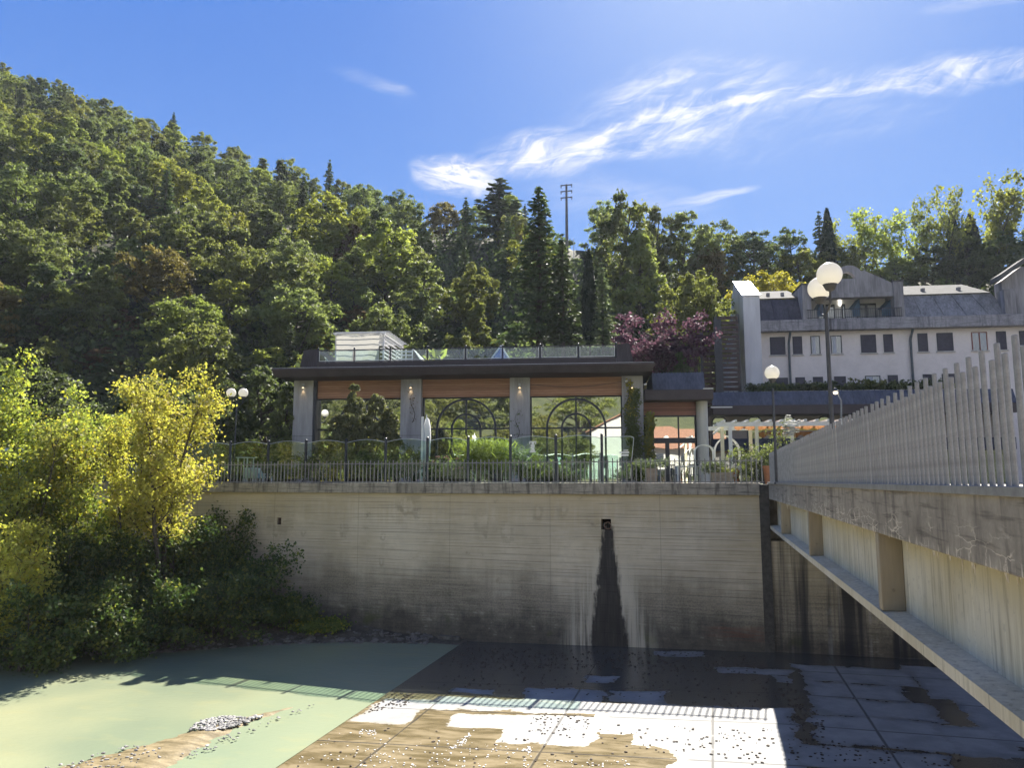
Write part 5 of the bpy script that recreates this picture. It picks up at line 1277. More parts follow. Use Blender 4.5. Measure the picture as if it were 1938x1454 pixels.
def crown_conifer(seed, H=14, Wd=4.6, whorls=26, size=.26, droop=.25, gap=.15, per=1.0, bare=.04):
    g = np.random.default_rng(seed); rr = random.Random(seed); P, N, A = [], [], []; mb = MB()
    mb.tube([(0, 0, -1.2), (0, 0, 0), (0, 0, H*.6), (0, 0, H*.99)], [H*.017, H*.015, H*.008, H*.002], 7)
    for w_ in range(whorls):
        f = bare+(1-bare)*(w_+.5*rr.random())/whorls; z = H*f; R_ = Wd/2*(1-f)**.8*(.7+.5*rr.random())+.06*Wd/4
        nb = 6 if f < .8 else 5; a0 = rr.random()*6.28
        for b in range(nb):
            if rr.random() < gap: continue
            a = a0+6.283*b/nb+rr.uniform(-.3, .3); Rb = R_*rr.uniform(.65, 1.15)
            d = np.array([math.cos(a), math.sin(a), 0]); n = max(5, int(per*46*Rb/2))
            s_ = g.random(n)**.7; x = s_*Rb
            p = d*x[:, None]; p[:, 2] = z+(.10-droop*s_)*Rb+.12*Rb*s_**3
            side = np.array([-d[1], d[0], 0]); spread = (.26*(1-s_*.7)*Rb)[:, None]
            p = p+side*g.normal(size=(n, 1))*spread*.8+g.normal(size=(n, 3))*.05; p[:, 2] -= np.abs(g.normal(size=n))*.10*Rb*.5
            P.append(p); ax = d+side*g.normal(size=(n, 1))*.8+np.array([0, 0, -.3]); A.append(unit(ax)); N.append(unit(g.normal(size=(n, 3))*.6+np.array([0, 0, .8])))
            if f < .85: mb.tube([(0, 0, z), tuple(d*Rb*.9+np.array([0, 0, z-droop*Rb*.7]))], [H*.003, H*.0008], 4, cap=False)
    P = np.concatenate(P); N = np.concatenate(N); A = np.concatenate(A); s = size*(.6+.8*g.random(len(P)))
    lm = leaf_mesh('crown', P, N, A, s*1.7, s*.7)
    me = bpy.data.meshes.new('trunk'); me.from_pydata(mb.v, [], mb.f); return lm, me
def crown_cypress(seed, H=10, Wd=1.5, n=5200, size=.22):
    g = np.random.default_rng(seed); u = g.random(n); a = g.random(n)*6.283
    prof = np.minimum(1, (u*7))**.6*np.minimum(1, ((1.0-u)*2.2))**.62; rad = prof*Wd/2*(.72+.28*g.random(n)**.5)*(1+.14*np.sin(a*5+u*26)+.10*np.sin(a*3-u*40))
    P = np.stack([np.cos(a)*rad, np.sin(a)*rad, .1+u*H*.98], 1); N = unit(np.stack([np.cos(a), np.sin(a), .25+0*a], 1)+g.normal(size=(n, 3))*.45)
    A = unit(np.stack([np.cos(a)*.15, np.sin(a)*.15, 1+0*a], 1)+g.normal(size=(n, 3))*.25); s = size*(.6+.8*g.random(n))
    lm = leaf_mesh('crown', P, N, A, s*1.9, s*.75); mb = MB(); mb.tube([(0,0,-1), (0,0,0), (0,0,H*.7)], [.14, .12, .03], 7)
    me = bpy.data.meshes.new('trunk'); me.from_pydata(mb.v, [], mb.f); return lm, me
def crown_sprig(seed, H=6, Wd=4, stems=3, limbs=9, leaves=9000, size=.12, low=.12, lean=(0, 0), up=.55, aspect=.75, taper=.7, trunk_r=.05, jit=.13, fitw=None):
    """open tree built twig by twig: stems, limbs, twigs, leaves along them"""
    g = np.random.default_rng(seed); rr = random.Random(seed); mb = MB(); segs = []
    for s_ in range(stems):
        a0 = rr.random()*6.283; off = Vector((math.cos(a0), math.sin(a0), 0))*(Wd*.05*stems**.5 if stems > 1 else 0)
        h = H*rr.uniform(.78, 1.0) if s_ else H
        dirv = Vector((lean[0]+math.cos(a0)*.16*(stems > 1)*Wd/H*1.6, lean[1]+math.sin(a0)*.16*(stems > 1)*Wd/H*1.6, 1)); dirv.normalize()
        pts = [off+Vector((0, 0, -.6)), off]; p = off.copy()
        for k in range(7):
            dirv = (dirv+Vector((rr.gauss(0, .07), rr.gauss(0, .07), .05))).normalized(); p = p+dirv*(h/7); pts.append(p.copy())
        rad = [trunk_r*1.1]+[trunk_r*(1-.9*k/7) for k in range(8)]; mb.tube(pts, rad, 6, cap=False)
        T = pts[1:]
        segs.append((T[-2], T[-1], .8))
        for l in range(limbs):
            t_ = low+(1-low)*((l+rr.random())/limbs); f = t_*7; i = min(6, int(f)); q = T[i].lerp(T[i+1], f-i)
            a = rr.random()*6.283; el = rr.uniform(.15, .75)+up*t_*.6; Ln = Wd/2*(1.15-taper*t_)*rr.uniform(.65, 1.15)
            d = Vector((math.cos(a)*math.cos(el), math.sin(a)*math.cos(el), math.sin(el))); lp = [q]
            for k in range(4):
                d = (d+Vector((rr.gauss(0, .12), rr.gauss(0, .12), .08 if up > .3 else -.04))).normalized(); lp.append(lp[-1]+d*Ln/4)
            mb.tube(lp, [trunk_r*.42*(1-t_*.5), trunk_r*.32*(1-t_*.5), trunk_r*.22*(1-t_*.5), trunk_r*.14*(1-t_*.5), .004], 5, cap=False)
            for k in range(1, 4): segs.append((lp[k], lp[k+1], .5*k))
            for w_ in range(7):
                fk = rr.uniform(.8, 4); i2 = min(3, int(fk)); q2 = lp[i2].lerp(lp[i2+1], fk-i2)
                d2 = (d+Vector((rr.gauss(0, .7), rr.gauss(0, .7), rr.gauss(.12, .5)))).normalized(); e = q2+d2*Ln*rr.uniform(.18, .5)
                mb.tube([q2, e], [trunk_r*.10, .003], 4, cap=False); segs.append((q2, e, 1.6))
    w_ = np.array([s[2]*(s[1]-s[0]).length for s in segs]); idx = g.choice(len(segs), leaves, p=w_/w_.sum())
    a_ = np.array([tuple(s[0]) for s in segs])[idx]; b_ = np.array([tuple(s[1]) for s in segs])[idx]; f = g.random((leaves, 1))**.8
    P = a_+(b_-a_)*f+g.normal(size=(leaves, 3))*jit; N = unit(g.normal(size=(leaves, 3))+np.array([0, -.1, .5])); A = unit(g.normal(size=(leaves, 3))+np.array([0, 0, -.5]))
    if fitw:                                             # scale limbs and leaf positions so the plant really is H tall and fitw wide
        k = np.array([fitw/(np.percentile(P[:, 0], 97.5)-np.percentile(P[:, 0], 2.5)), .9*fitw/(np.percentile(P[:, 1], 97.5)-np.percentile(P[:, 1], 2.5)), H/np.percentile(P[:, 2], 99.7)])
        P = P*k; mb.v = [(v[0]*k[0], v[1]*k[1], v[2]*k[2]) for v in mb.v]
    s = size*(.5+.9*g.random(leaves)); lm = leaf_mesh('crown', P, N, A, s*1.2, s*aspect*1.2)
    me = bpy.data.meshes.new('trunk'); me.from_pydata(mb.v, [], mb.f); return lm, me

PROTO = {}
def proto(key, fn, **kw):
    lm, tm = fn(**kw); lm.materials.append(LEAF['green']); tm.materials.append(BARK); PROTO[key] = (lm, tm, kw.get('H', 10)); return key
for i in range(6): proto('broad%d' % i, crown_broad, seed=20+i, H=9.0, Wd=[7.6, 8.4, 7.0, 7.8, 8.8, 6.6][i], nclump=[104, 120, 96, 108, 124, 92][i], shape=['round', 'round', 'tall', 'round', 'round', 'tall'][i], trunk=[.22, .26, .15, .2, .24, .12][i])
proto('cone0', crown_broad, seed=40, H=9.0, Wd=6.0, nclump=110, shape='cone', trunk=.10); proto('cone1', crown_broad, seed=41, H=9.0, Wd=6.6, nclump=120, shape='cone', trunk=.08, size=.25)
proto('vase0', crown_broad, seed=42, H=5.0, Wd=7.2, nclump=130, per=80, size=.16, shape='vase', trunk=.22, flat=.9)
proto('spruce0', crown_conifer, seed=50, H=16, Wd=6.4, whorls=34); proto('spruce1', crown_conifer, seed=51, H=12, Wd=4.6, whorls=26, droop=.35); proto('pine0', crown_conifer, seed=52, H=11, Wd=6.0, whorls=13, size=.30, droop=-.15, gap=.3, bare=.18)
proto('cedar0', crown_conifer, seed=53, H=9, Wd=7.5, whorls=16, size=.28, droop=.12, gap=.2)
proto('cypress0', crown_cypress, seed=54)
proto('open0', crown_sprig, seed=60, H=11, Wd=8.5, stems=4, limbs=9, leaves=3000, size=.30, low=.3, trunk_r=.11, jit=.26, up=.7)
proto('open1', crown_sprig, seed=61, H=11, Wd=9.5, stems=3, limbs=10, leaves=3600, size=.30, low=.18, trunk_r=.12, jit=.30, up=.6)
def place(key, name, loc, H, wid=1.0, mat='green', rz=None, bark_=None, label=None, cat='tree', group=None, tilt=0.0):
    lm, tm, h0 = PROTO[key]; s = H/h0
    t = thing(name, label or 'x', cat, loc, rz if rz is not None else random.random()*6.28, group); t.scale = (s*wid, s*wid, s)
    if tilt: t.rotation_euler.x = tilt
    for me, nm, m_ in ((lm, 'crown', LEAF[mat]), (tm, 'trunk', bark_ or BARK)):
        o = bpy.data.objects.new(nm, me); C.objects.link(o); o.parent = t
        o.material_slots[0].link = 'OBJECT'; o.material_slots[0].material = m_
    return t

# ---- hillside terrain: crest height read from the skyline, slope behind the restaurant
SKY = [(-900,-40),(-300,60),(0,170),(100,198),(200,246),(320,284),(400,317),(520,362),(650,405),(740,430),(850,440),(940,445),(1020,452),(1073,460),(1110,466),(1180,490),(1300,505),(1400,520),(1500,530),(1700,530),(1938,520),(2500,505),(3400,500)]
def interp(tab, x):
    if x <= tab[0][0]: return tab[0][1]
    for (a, ya), (b, yb) in zip(tab, tab[1:]):
        if x <= b: return ya+(yb-ya)*(x-a)/(b-a)
    return tab[-1][1]
CREST = [(-900,190),(0,190),(400,170),(700,145),(1000,125),(1100,118),(1400,112),(1938,108),(3400,108)]
FOOT = [(-900,56),(0,56),(350,56),(560,57),(800,60),(1100,62),(1250,66),(1400,78),(1938,78),(3400,78)]
def hill_u(u, d):
    px = CX+F*u/(CP)*1.0
    px = CX+F*u*.985
    dc, d0 = interp(CREST, px), interp(FOOT, px); qy = interp(SKY, px)
    _, y, uu, z = ray(px, qy); zc = EYE+dc*z/y
    f = (d-d0)/(dc-d0)
    if f <= 0: return LAWN-.3*min(1, -f*3)
    if f <= 1: s = f**.92; return LAWN+(zc-LAWN)*s
    return zc-(d-dc)*.12
us = np.linspace(-1.55, 1.7, 150); ds = [52, 55, 58, 62, 66, 70, 75, 80, 86, 92, 98, 104, 110, 116, 122, 128, 134, 140, 146, 152, 158, 164, 170, 176, 182, 188, 194, 200, 215, 240, 262]
vs = []
for d in ds:
    for u in us:
        p = lvl(u, d, 0); z = hill_u(u, d)+(.8*nz(p.x, p.y, .08) if d > 62 else 0)-(.8 if d < 57 else 0); vs.append((p.x, p.y, z))
n = len(us)
me = bpy.data.meshes.new('hill'); me.from_pydata(vs, [], [(j*n+i, j*n+i+1, (j+1)*n+i+1, (j+1)*n+i) for j in range(len(ds)-1) for i in range(n-1)])
me.polygons.foreach_set('use_smooth', [True]*len(me.polygons))
tag(link_mesh('hill', me, earth_mat('hill_earth', (.030,.032,.016), (.075,.070,.035), .35)), kind='structure')
def hill_pt(px, d):
    u = (px-CX)/F/.985
    for _ in range(3):
        p = lvl(u, d, hill_u(u, d)); u += (px-px_of(p)[0])/F
    return p
def hill_hit(px, py):
    d = 50
    while d < 200:
        p = hill_pt(px, d)
        if px_of(p)[1] <= py: return p, d
        d += 1.5
    return hill_pt(px, 200), 200
random.seed(11)
TREES = []                                                           # (object, colour, kind, px, py_top)
BARKS = {}
def tree_px(key, name, colour, kind, px, qt, qb, wpx, mat, dep=None, bark_=None, label=None, cat='tree', rz=None):
    """a tree whose foot and top stand at these places in the view"""
    if dep is None: p, dep = hill_hit(px, qb)
    else:
        p = atD(px, qb, dep)
    zt = atD(px, qt, dep).z; H = max(1.0, zt-p.z); lm = PROTO[key][0]
    xs_ = np.empty(len(lm.vertices)*3, np.float32); lm.vertices.foreach_get('co', xs_); w0 = np.percentile(xs_[0::3], 98)-np.percentile(xs_[0::3], 2)
    W_ = wpx*dep/F; s = H/PROTO[key][2]
    t = place(key, name, (p.x, p.y, p.z), H, W_/(w0*s), mat, rz=rz, bark_=bark_, cat=cat, label=label)
    if label is None: TREES.append((t, colour, kind, px, qt))
    return t
B = 'broadleaf_tree'
SPECIAL = [
 ('spruce0','spruce_tree','dark','spruce',1021,350,655,118,'pine',66), ('pine0','pine_tree','dark','pine',945,338,470,92,'pine'), ('cypress0','cypress_tree','black-green','cypress',1116,472,655,27,'cypress',63),
 ('spruce1','spruce_tree','dark','spruce',1066,440,655,66,'pine',64), ('spruce1','spruce_tree','grey-green','spruce',1141,496,655,50,'silver',62.5), ('broad2',B,'green','broadleaf tree',1186,368,600,104,'green'),
 ('cone0',B,'bright green','conical tree',1216,436,650,98,'olive'), ('broad0',B,'grey-green','broadleaf tree',1300,405,560,112,'green'), ('broad3',B,'green','broadleaf tree',1362,424,560,90,'green'), ('broad1',B,'brownish','broadleaf tree',1345,470,585,80,'amber'),
 ('broad5',B,'green','broadleaf tree',1245,395,560,70,'green'),
 ('broad1',B,'dark','broadleaf tree',1430,442,560,120,'dark'), ('broad0',B,'dark','broadleaf tree',1500,432,560,84,'dark'), ('cypress0','cypress_tree','black-green','cypress',1573,394,560,26,'cypress'), ('spruce1','spruce_tree','dark','spruce',1557,398,560,44,'pine'),
 ('open1','locust_tree','pale green','airy locust',1692,402,560,150,'lime'), ('open1','locust_tree','pale green','airy locust',1632,416,560,110,'lime'), ('open0','poplar_tree','pale green','airy poplar',1786,374,560,92,'olive'), ('open0','poplar_tree','pale green','tall airy poplar',1868,344,560,116,'lime'),
 ('cypress0','cypress_tree','black-green','cypress',1812,398,560,24,'cypress'), ('cypress0','cypress_tree','black-green','cypress',1846,404,560,32,'cypress'), ('broad4',B,'dark','broadleaf tree',1896,440,570,120,'dark'), ('broad0',B,'dark','broadleaf tree',1838,450,570,90,'dark'), ('open0','poplar_tree','grey-green','airy poplar',1934,380,560,80,'olive'),
 ('broad3',B,'dark','broadleaf tree',1770,470,560,100,'dark'), ('broad1',B,'green','broadleaf tree',1600,470,560,100,'green'), ('broad4',B,'green','broadleaf tree',1700,490,560,100,'green'),
 ('broad2',B,'lime-green','broadleaf tree',626,488,612,84,'lime'), ('broad2',B,'lime-green','broadleaf tree',432,528,650,90,'lime'), ('broad5',B,'lime-green','broadleaf tree',312,556,650,62,'lime'), ('broad0',B,'lime-green','broadleaf tree',30,310,402,72,'lime'),
 ('broad2',B,'yellow-green','broadleaf tree',732,422,590,112,'lime'), ('broad5',B,'russet','broadleaf tree',668,430,520,66,'rust'), ('broad5',B,'orange','broadleaf tree',674,582,650,52,'rust'), ('broad1',B,'amber','broadleaf tree',842,386,470,80,'amber'), ('broad3',B,'bright green','broadleaf tree',618,372,510,130,'lime'),
 ('broad0',B,'olive','broadleaf tree',190,516,640,96,'olive'), ('broad1',B,'olive','broadleaf tree',88,540,660,140,'olive'), ('broad5',B,'russet','broadleaf tree',226,588,660,62,'rust'), ('cedar0','cedar_tree','grey-green','cedar',206,660,790,124,'silver'), ('broad4',B,'lime-green','broadleaf tree',440,400,520,86,'lime'),
 ('cedar0','cedar_tree','grey-green','cedar',438,412,520,70,'silver'), ('cone1',B,'silver-green','conical tree',893,600,664,62,'silver'), ('cone1',B,'silver-green','conical tree',852,622,668,46,'silver'), ('cone0',B,'green','conical tree',370,640,760,110,'green'),
 ('broad1',B,'yellow-green','rounded tree',520,660,760,120,'lime'), ('broad4',B,'olive','rounded tree',460,690,790,130,'dark'), ('cone1',B,'yellow','young tree',608,630,700,44,'yellow'), ('broad1',B,'yellow-green','broadleaf tree',1010,448,560,90,'lime'), ('broad5',B,'amber','broadleaf tree',1000,440,500,60,'amber'),
 ('broad3',B,'bright green','broadleaf tree',352,560,700,130,'olive'), ('broad0',B,'olive','broadleaf tree',90,640,760,90,'olive'), ('broad5',B,'rust','broadleaf tree',190,660,740,70,'rust'), ('broad4',B,'olive','broadleaf tree',455,462,600,110,'olive'),
]
for s_ in SPECIAL: tree_px(*s_)
# nearer single trees
tree_px('broad1', B, '', '', 1318, 520, 712, 130, 'olive', 62, label='rust-tipped yellow-green tree behind the plum tree and the louvred screen', rz=1.2)
tree_px('broad3', B, '', '', 1345, 575, 712, 80, 'lime', 61, label='bright yellow-green tree just left of the louvred screen', rz=.2)
tree_px('broad4', B, '', '', 1472, 512, 640, 110, 'yellow', 74, label='yellow autumn tree behind the left end of the hotel roof', rz=2)
tree_px('vase0', 'plum_tree', '', '', 1258, 604, 735, 165, 'plum', 56, label='wide purple-leaved plum tree behind the link building roof', rz=.5)
tree_px('cone1', 'shrub', '', '', 1290, 668, 735, 40, 'dark', 54, label='dark ivy-clad shrub below the purple plum tree', cat='shrub')
# the general wood: jittered rows up the slope
rg = random.Random(77); WOODK = []
used = [(s_[4], s_[5], s_[7]) for s_ in SPECIAL]
rows = [60, 65, 71, 77, 84, 91, 98, 106, 114, 122, 131, 140, 149, 158, 167, 176, 186]
for ri, d in enumerate(rows):
    px = -120+rg.uniform(0, 60)
    while px < 2080:
        step = 6.3*F/d*rg.uniform(.85, 1.25); dd = d+rg.uniform(-3, 3)
        if dd < interp(FOOT, px)+1.5 or dd > interp(CREST, px)+3: px += step; continue
        if px > 1390 and dd < 92: px += step; continue
        if 1055 < px < 1128 and dd > interp(CREST, px)-22: px += step; continue
        p = hill_pt(px, dd); H = rg.uniform(5.6, 9.6)
        if dd > interp(CREST, px)-10: H *= .9
        if px > 1128: H *= 1.0
        qt = px_of((p.x, p.y, p.z+H))[1]; qm = px_of((p.x, p.y, p.z+H*.7))[1]
        if qt > 740 or (975 < px < 1165 and dd < 84): px += step; continue
        near = any(abs(px-a) < .42*w_ and b-20 < qt < b+90 for a, b, w_ in used)
        if near and rg.random() < .7: px += step; continue
        right = px > 900
        q = rg.random()
        low = (d < 84)
        if q < .46: col, mat = 'green', 'green'
        elif q < .60: col, mat = 'dark green', 'dark'
        elif q < .86: col, mat = 'olive', 'olive'
        elif q < .955: col, mat = 'yellow-green', 'lime'
        elif q < .985: col, mat = 'amber', 'amber'
        else: col, mat = 'yellow-green', 'lime'
        if low and q > .3 and px < 560 and rg.random() < .5: col, mat = rg.choice([('dark green', 'dark'), ('olive', 'olive'), ('amber', 'amber')])
        key = rg.choice(['broad0','broad1','broad2','broad3','broad4','broad5','cone0','broad0','broad4','broad2']); nm, kd = B, 'broadleaf tree'
        if rg.random() < (.22 if 860 < px < 1180 else .03): key, nm, kd, mat, col = rg.choice(['spruce1','spruce0']), 'spruce_tree', 'spruce', 'pine', 'dark green'; H *= 1.25
        t = place(key, nm, (p.x, p.y, p.z-.2), H, rg.uniform(.9, 1.2), mat, rz=rg.uniform(0, 6.28), group='trees of the hillside wood')
        TREES.append((t, col, kd, px, qt)); WOODK.append(t)
        px += step
print('wood', len(WOODK), 'trees', len(TREES))
# undergrowth between the trunks
g = np.random.default_rng(9); P = []
for k in range(2200):
    px = g.uniform(-150, 2100); d0, d1 = interp(FOOT, px), interp(CREST, px)
    d = d0+(d1-d0)*g.random()**1.35
    if 1390 < px and d < 88: continue
    p = np.array(hill_pt(px, d)); n = 60; r_ = g.uniform(1.2, 2.8)
    if 1050 < px < 1132 and d > d1-16: r_ *= .3
    P.append(p+g.normal(size=(n, 3))*np.array([r_, r_, .45*r_])*.6+np.array([0, 0, .55*r_]))
P = np.concatenate(P); n = len(P); s = .42*(.6+.8*g.random(n))
me = leaf_mesh('undergrowth', P, unit(g.normal(size=(n, 3))+np.array([0, 0, .6])), rv(g, n), s*1.2, s*.9)
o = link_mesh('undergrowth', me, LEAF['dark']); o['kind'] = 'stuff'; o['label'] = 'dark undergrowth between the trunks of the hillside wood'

# labels that single trees out: colour and kind, what they stand above, and their rank there
MARKS = [(-2000, 'at the far left edge of the hillside'), (70, 'above the tall left bank tree'), (210, 'above the grey-green cedar'), (330, 'above the yellow bank tree'), (430, 'above the twin globe lamp'), (520, 'above the left eave'), (600, 'above the canvas pergola'), (740, 'above the slatted lean-to'),
         (810, 'above the second and third pillars'), (900, 'above the glass skylight'), (990, 'left of the crest pole'), (1072, 'right of the crest pole'), (1130, 'right of the black cypress'), (1190, 'above the plum tree'), (1330, 'above the louvred screen'), (1400, 'behind the gable end'), (1500, 'behind the two-globe lamp'), (1600, 'behind the dormer'), (1700, 'behind the right mansard roof'), (1800, 'at the right end of the hotel'), (1900, 'at the far right edge')]
groups = {}
for t, col, kd, px, qt in TREES:
    w_ = [m for m in MARKS if m[0] <= px][-1][1]; groups.setdefault((col, kd, w_), []).append((qt, t))
ORD = ['highest', 'second', 'third', 'fourth', 'fifth', 'sixth', 'seventh', 'eighth', 'ninth', 'tenth', 'eleventh', 'twelfth', 'thirteenth', 'fourteenth', 'fifteenth', 'sixteenth', 'seventeenth', 'eighteenth', 'nineteenth', 'twentieth']
for (col, kd, w_), lst in groups.items():
    lst.sort(key=lambda a: a[0])
    for i, (qt, t) in enumerate(lst):
        t['label'] = f'{col} {kd} {w_}' if len(lst) == 1 else f'{col} {kd} {w_}, {ORD[i] if i == 0 else ORD[i]+" down"} of {len(lst)}'
        t['group'] = 'trees of the hillside wood'

# power pole on the crest
p = hill_pt(1073, 117); zt = atD(1073, 349, 117).z
t = thing('power_pole', 'grey power pole with three cross-arms alone on the bare crest', 'pole', (p.x, p.y, p.z-.5))
h = zt-p.z+.5; MB().lathe([(.26, 0), (.16, h)], 12).build('mast', simple('pole_steel', (.16,.15,.15), .6, .3, 2), t)
for zz in (0, 1.0, 2.05):
    MB().box(-.95, .95, -.08, .08, h-.18-zz, h-.04-zz).build('cross_arm', MATS['pole_steel'], t)
    for sx in (-.85, .85): MB().lathe([(.03, 0), (.07, -.08), (.07, -.28), (.03, -.36)], 8, (sx, 0, h-.185-zz)).build('insulator', MATS['pole_steel'], t)
p = hill_pt(1086, 112); zt = atD(1086, 452, 112).z
t = thing('marker_post', 'thin white post on the slope right of the power pole', 'post', (p.x, p.y, p.z-.3))
MB().lathe([(.06, 0), (.05, max(1.5, zt-p.z+.3))], 8).build('post', WHITE, t)

# ------------------------------------------------------------------ trees and shrubs on the river bank
def bank_tree(seed, px, qt, dep, wid, mat, leaves, label, stems=3, low=.15, size=.115, name='bank_tree', cat='tree', limbs=13, up=.5, taper=.55, lean=(0,0), jit=.19, bk=None, base=None):
    leaves = int(leaves*1.35)
    if base is not None: dep *= dk(px)
    p = atD(px, qt, dep); zb = bank_z(p.x, p.y) if p.y < wall_y(p.x)-.05 else LAWN
    if base is not None: zb = base
    H = p.z-zb
    lm, tm = crown_sprig(seed, H, wid, stems, limbs, leaves, size, low, lean, up, .78, taper, .03+H*.008, jit, wid)
    t = thing(name, label, cat, (p.x, p.y, zb)); a = link_mesh('crown', lm, LEAF[mat], t); b_ = link_mesh('trunk', tm, bk or BARK, t); return t
bank_tree(101, 25, 668, 34.7, 4.0, 'bank_lime', 13000, 'tall yellow-green poplar at the left edge rising over the fence', 4, .22, taper=.72, limbs=15, jit=.24, up=.4)
bank_tree(102, -60, 760, 33.6, 4.5, 'bank_yellow', 9000, 'golden bank tree cut by the left photo edge', 3, .2)
bank_tree(103, 318, 704, 34.2, 3.7, 'bank_yellow', 11500, 'bright yellow tree in front of the fence beside the twin lamp', 4, .34, limbs=16, taper=.62, jit=.24, up=.4)
bank_tree(104, 265, 790, 34.4, 2.2, 'bank_yellow', 3600, 'lower slim yellow tree left of the bright yellow tree', 3, .45, taper=.8)
bank_tree(105, 125, 796, 34.7, 3.4, 'bank_lime', 8500, 'leafy lime-green bank tree between the two tall ones', 4, .3, jit=.26)
bank_tree(106, 60, 850, 33.4, 4.0, 'bank_lime', 8000, 'mixed green shrub tree under the tall poplar', 4, .12)
bank_tree(107, 195, 900, 33.8, 3.6, 'bank_green', 8000, 'dense green bushy tree in front of the fence end', 4, .12)
bank_tree(108, 25, 985, 29.6, 2.6, 'bank_yellow', 5000, 'low golden bush near the water at the left edge', 4, .2, name='shrub', cat='shrub')
bank_tree(109, 415, 968, 36.6, 3.9, 'bank_dark', 7474, 'dark green bush against the wall below the yellow tree', 4, .1, name='shrub', cat='shrub', up=.4)
bank_tree(110, 300, 985, 35.0, 4.8, 'bank_dark', 10350, 'broad dark green bush in the middle of the bank', 5, .05, name='shrub', cat='shrub', up=.35)
bank_tree(111, 130, 1000, 32.5, 4.5, 'bank_dark', 10350, 'dark bush low on the left of the bank', 5, .05, name='shrub', cat='shrub', up=.3)
bank_tree(112, 462, 1030, 36.0, 5.1, 'bank_dark', 8049, 'dark bush with long shoots reaching along the wall', 5, .05, name='shrub', cat='shrub', up=.25, taper=.3)
bank_tree(113, 390, 1085, 33.5, 4.6, 'bank_dark', 8625, 'dark low bush close above the waterline', 5, .03, name='shrub', cat='shrub', up=.2)
bank_tree(114, 220, 1090, 31.5, 4.2, 'bank_dark', 8625, 'dark low bush in the middle of the waterline', 5, .03, name='shrub', cat='shrub', up=.2)
bank_tree(115, 45, 1095, 29.4, 4.0, 'bank_dark', 7500, 'dark low bush on the waterline at the left edge', 5, .03, name='shrub', cat='shrub', up=.2)
bank_tree(116, 530, 1120, 35.6, 3.1, 'bank_dark', 5175, 'small dark bush at the right end of the bank', 4, .03, name='shrub', cat='shrub', up=.2)
bank_tree(117, 600, 1168, 35.2, 2.2, 'bank_green', 2760, 'lowest green tuft at the wall foot right of the bushes', 4, .02, name='shrub', cat='shrub', up=.2, size=.10)
bank_tree(118, -150, 900, 30, 4.5, 'bank_green', 7000, 'green bush beyond the left photo edge', 4, .1, name='shrub', cat='shrub')
# hedge and bushes on the terrace behind the bank trees
for i, (px, qt, dep, wd, mt, lab) in enumerate([(120, 800, 37, 4.5, 'bank_green', 'green garden bush behind the left fence end'), (205, 775, 40, 4.0, 'bank_lime', 'light green garden bush left of the yellow tree'), (240, 812, 38, 3.0, 'green', 'green palm-like bush behind the yellow tree'),
                                     (20, 760, 42, 5.0, 'bank_green', 'large green garden bush at the far left terrace')]):
    bank_tree(130+i, px, qt, dep, wd, mt, 6000, lab, 4, .08, .15, 'garden_bush', 'shrub', base=LAWN)
hedges = [(-60, 660, 52, 9, 'dark'), (60, 700, 51, 8, 'dark'), (300, 720, 51, 8, 'dark'), (400, 735, 50, 7, 'dark'), (500, 690, 50.5, 7, 'dark'), (540, 740, 48, 3.4, 'green')]
for i, (px, qt, dep, wd, mt) in enumerate(hedges):
    p = atD(px, qt, dep); lab = ['dark hedge tree behind the terrace at the far left edge', 'dark hedge tree behind the tall left bank tree', 'dark hedge tree behind the yellow tree top', 'dark hedge tree left of the twin globe lamp', 'dark hedge tree between the twin lamp and the first pillar', 'green clipped bush just left of the first pillar'][i]
    place(['broad0','broad4','broad1','broad3','broad2','broad5'][i], 'hedge_tree', (p.x, p.y, LAWN-.5), p.z-LAWN+.5, wd/(8*(p.z-LAWN+.5)/9), mt, label=lab)

# ------------------------------------------------------------------ plants on the terrace
def bush(name, seed, px, qt, dep, wd, mat, n, label, size=.10, stems=5, up=.35, base=LAWN, cat='plant', H=None, low=.04):
    if dep < 50: dep *= dk(px)
    p = atD(px, qt, dep); h = H or p.z-base
    lm, tm = crown_sprig(seed, h, wd, stems, 8, n, size, low, (0, 0), up, .6, .45, .02+.006*h, .07, wd)
    t = thing(name, label, cat, (p.x, p.y, p.z-h)); link_mesh('foliage', lm, LEAF[mat], t); link_mesh('stem', tm, BARK, t); return t
# multi-topped dwarf conifer in front of the first window
CD = 37.6*dk(682); p = atD(682, 900, CD); t = thing('dwarf_conifer', 'dense dark conifer with two uneven tops in front of the first window', 'conifer', (p.x, p.y, LAWN))
g = np.random.default_rng(31); P, N = [], []; mb = MB(); tops = [(672, 727, 34, 1.0), (680, 760, 60, 1), (714, 748, 52, .9), (638, 788, 48, .8), (737, 772, 34, .8), (690, 790, 104, 1.0), (655, 812, 84, 1), (722, 808, 66, 1)]
for (px, qt, wpx, k) in tops:
    q = atD(px, qt, CD+g.uniform(-.4, .4)); ox, oy = q.x-p.x, q.y-p.y; H_ = q.z-LAWN; W_ = wpx*1.25*CD/F
    mb.tube([(ox*.3, oy*.3, -.2), (ox*.7, oy*.7, H_*.45), (ox, oy, H_*.95)], [.09, .06, .01], 6, cap=False)
    for c in range(62):
        u = g.random()**.8; a = g.random()*6.283; rad = W_/2*min(1, .12+(1-u)*2.6)**.8*(.35+.65*g.random()**.6); c0 = np.array([ox+math.cos(a)*rad, oy+math.sin(a)*rad*.8, H_*(.16+u*.82)])
        n = 95; d = rv(g, n); d[:, 2] = np.abs(d[:, 2])*1.2-.15; P.append(c0+d*np.array([.17, .17, .20])*(.4+.7*g.random((n, 1)))); N.append(unit(d+g.normal(size=(n, 3))*.5))
P = np.concatenate(P); N = np.concatenate(N); s = .075*(.6+.8*g.random(len(P)))
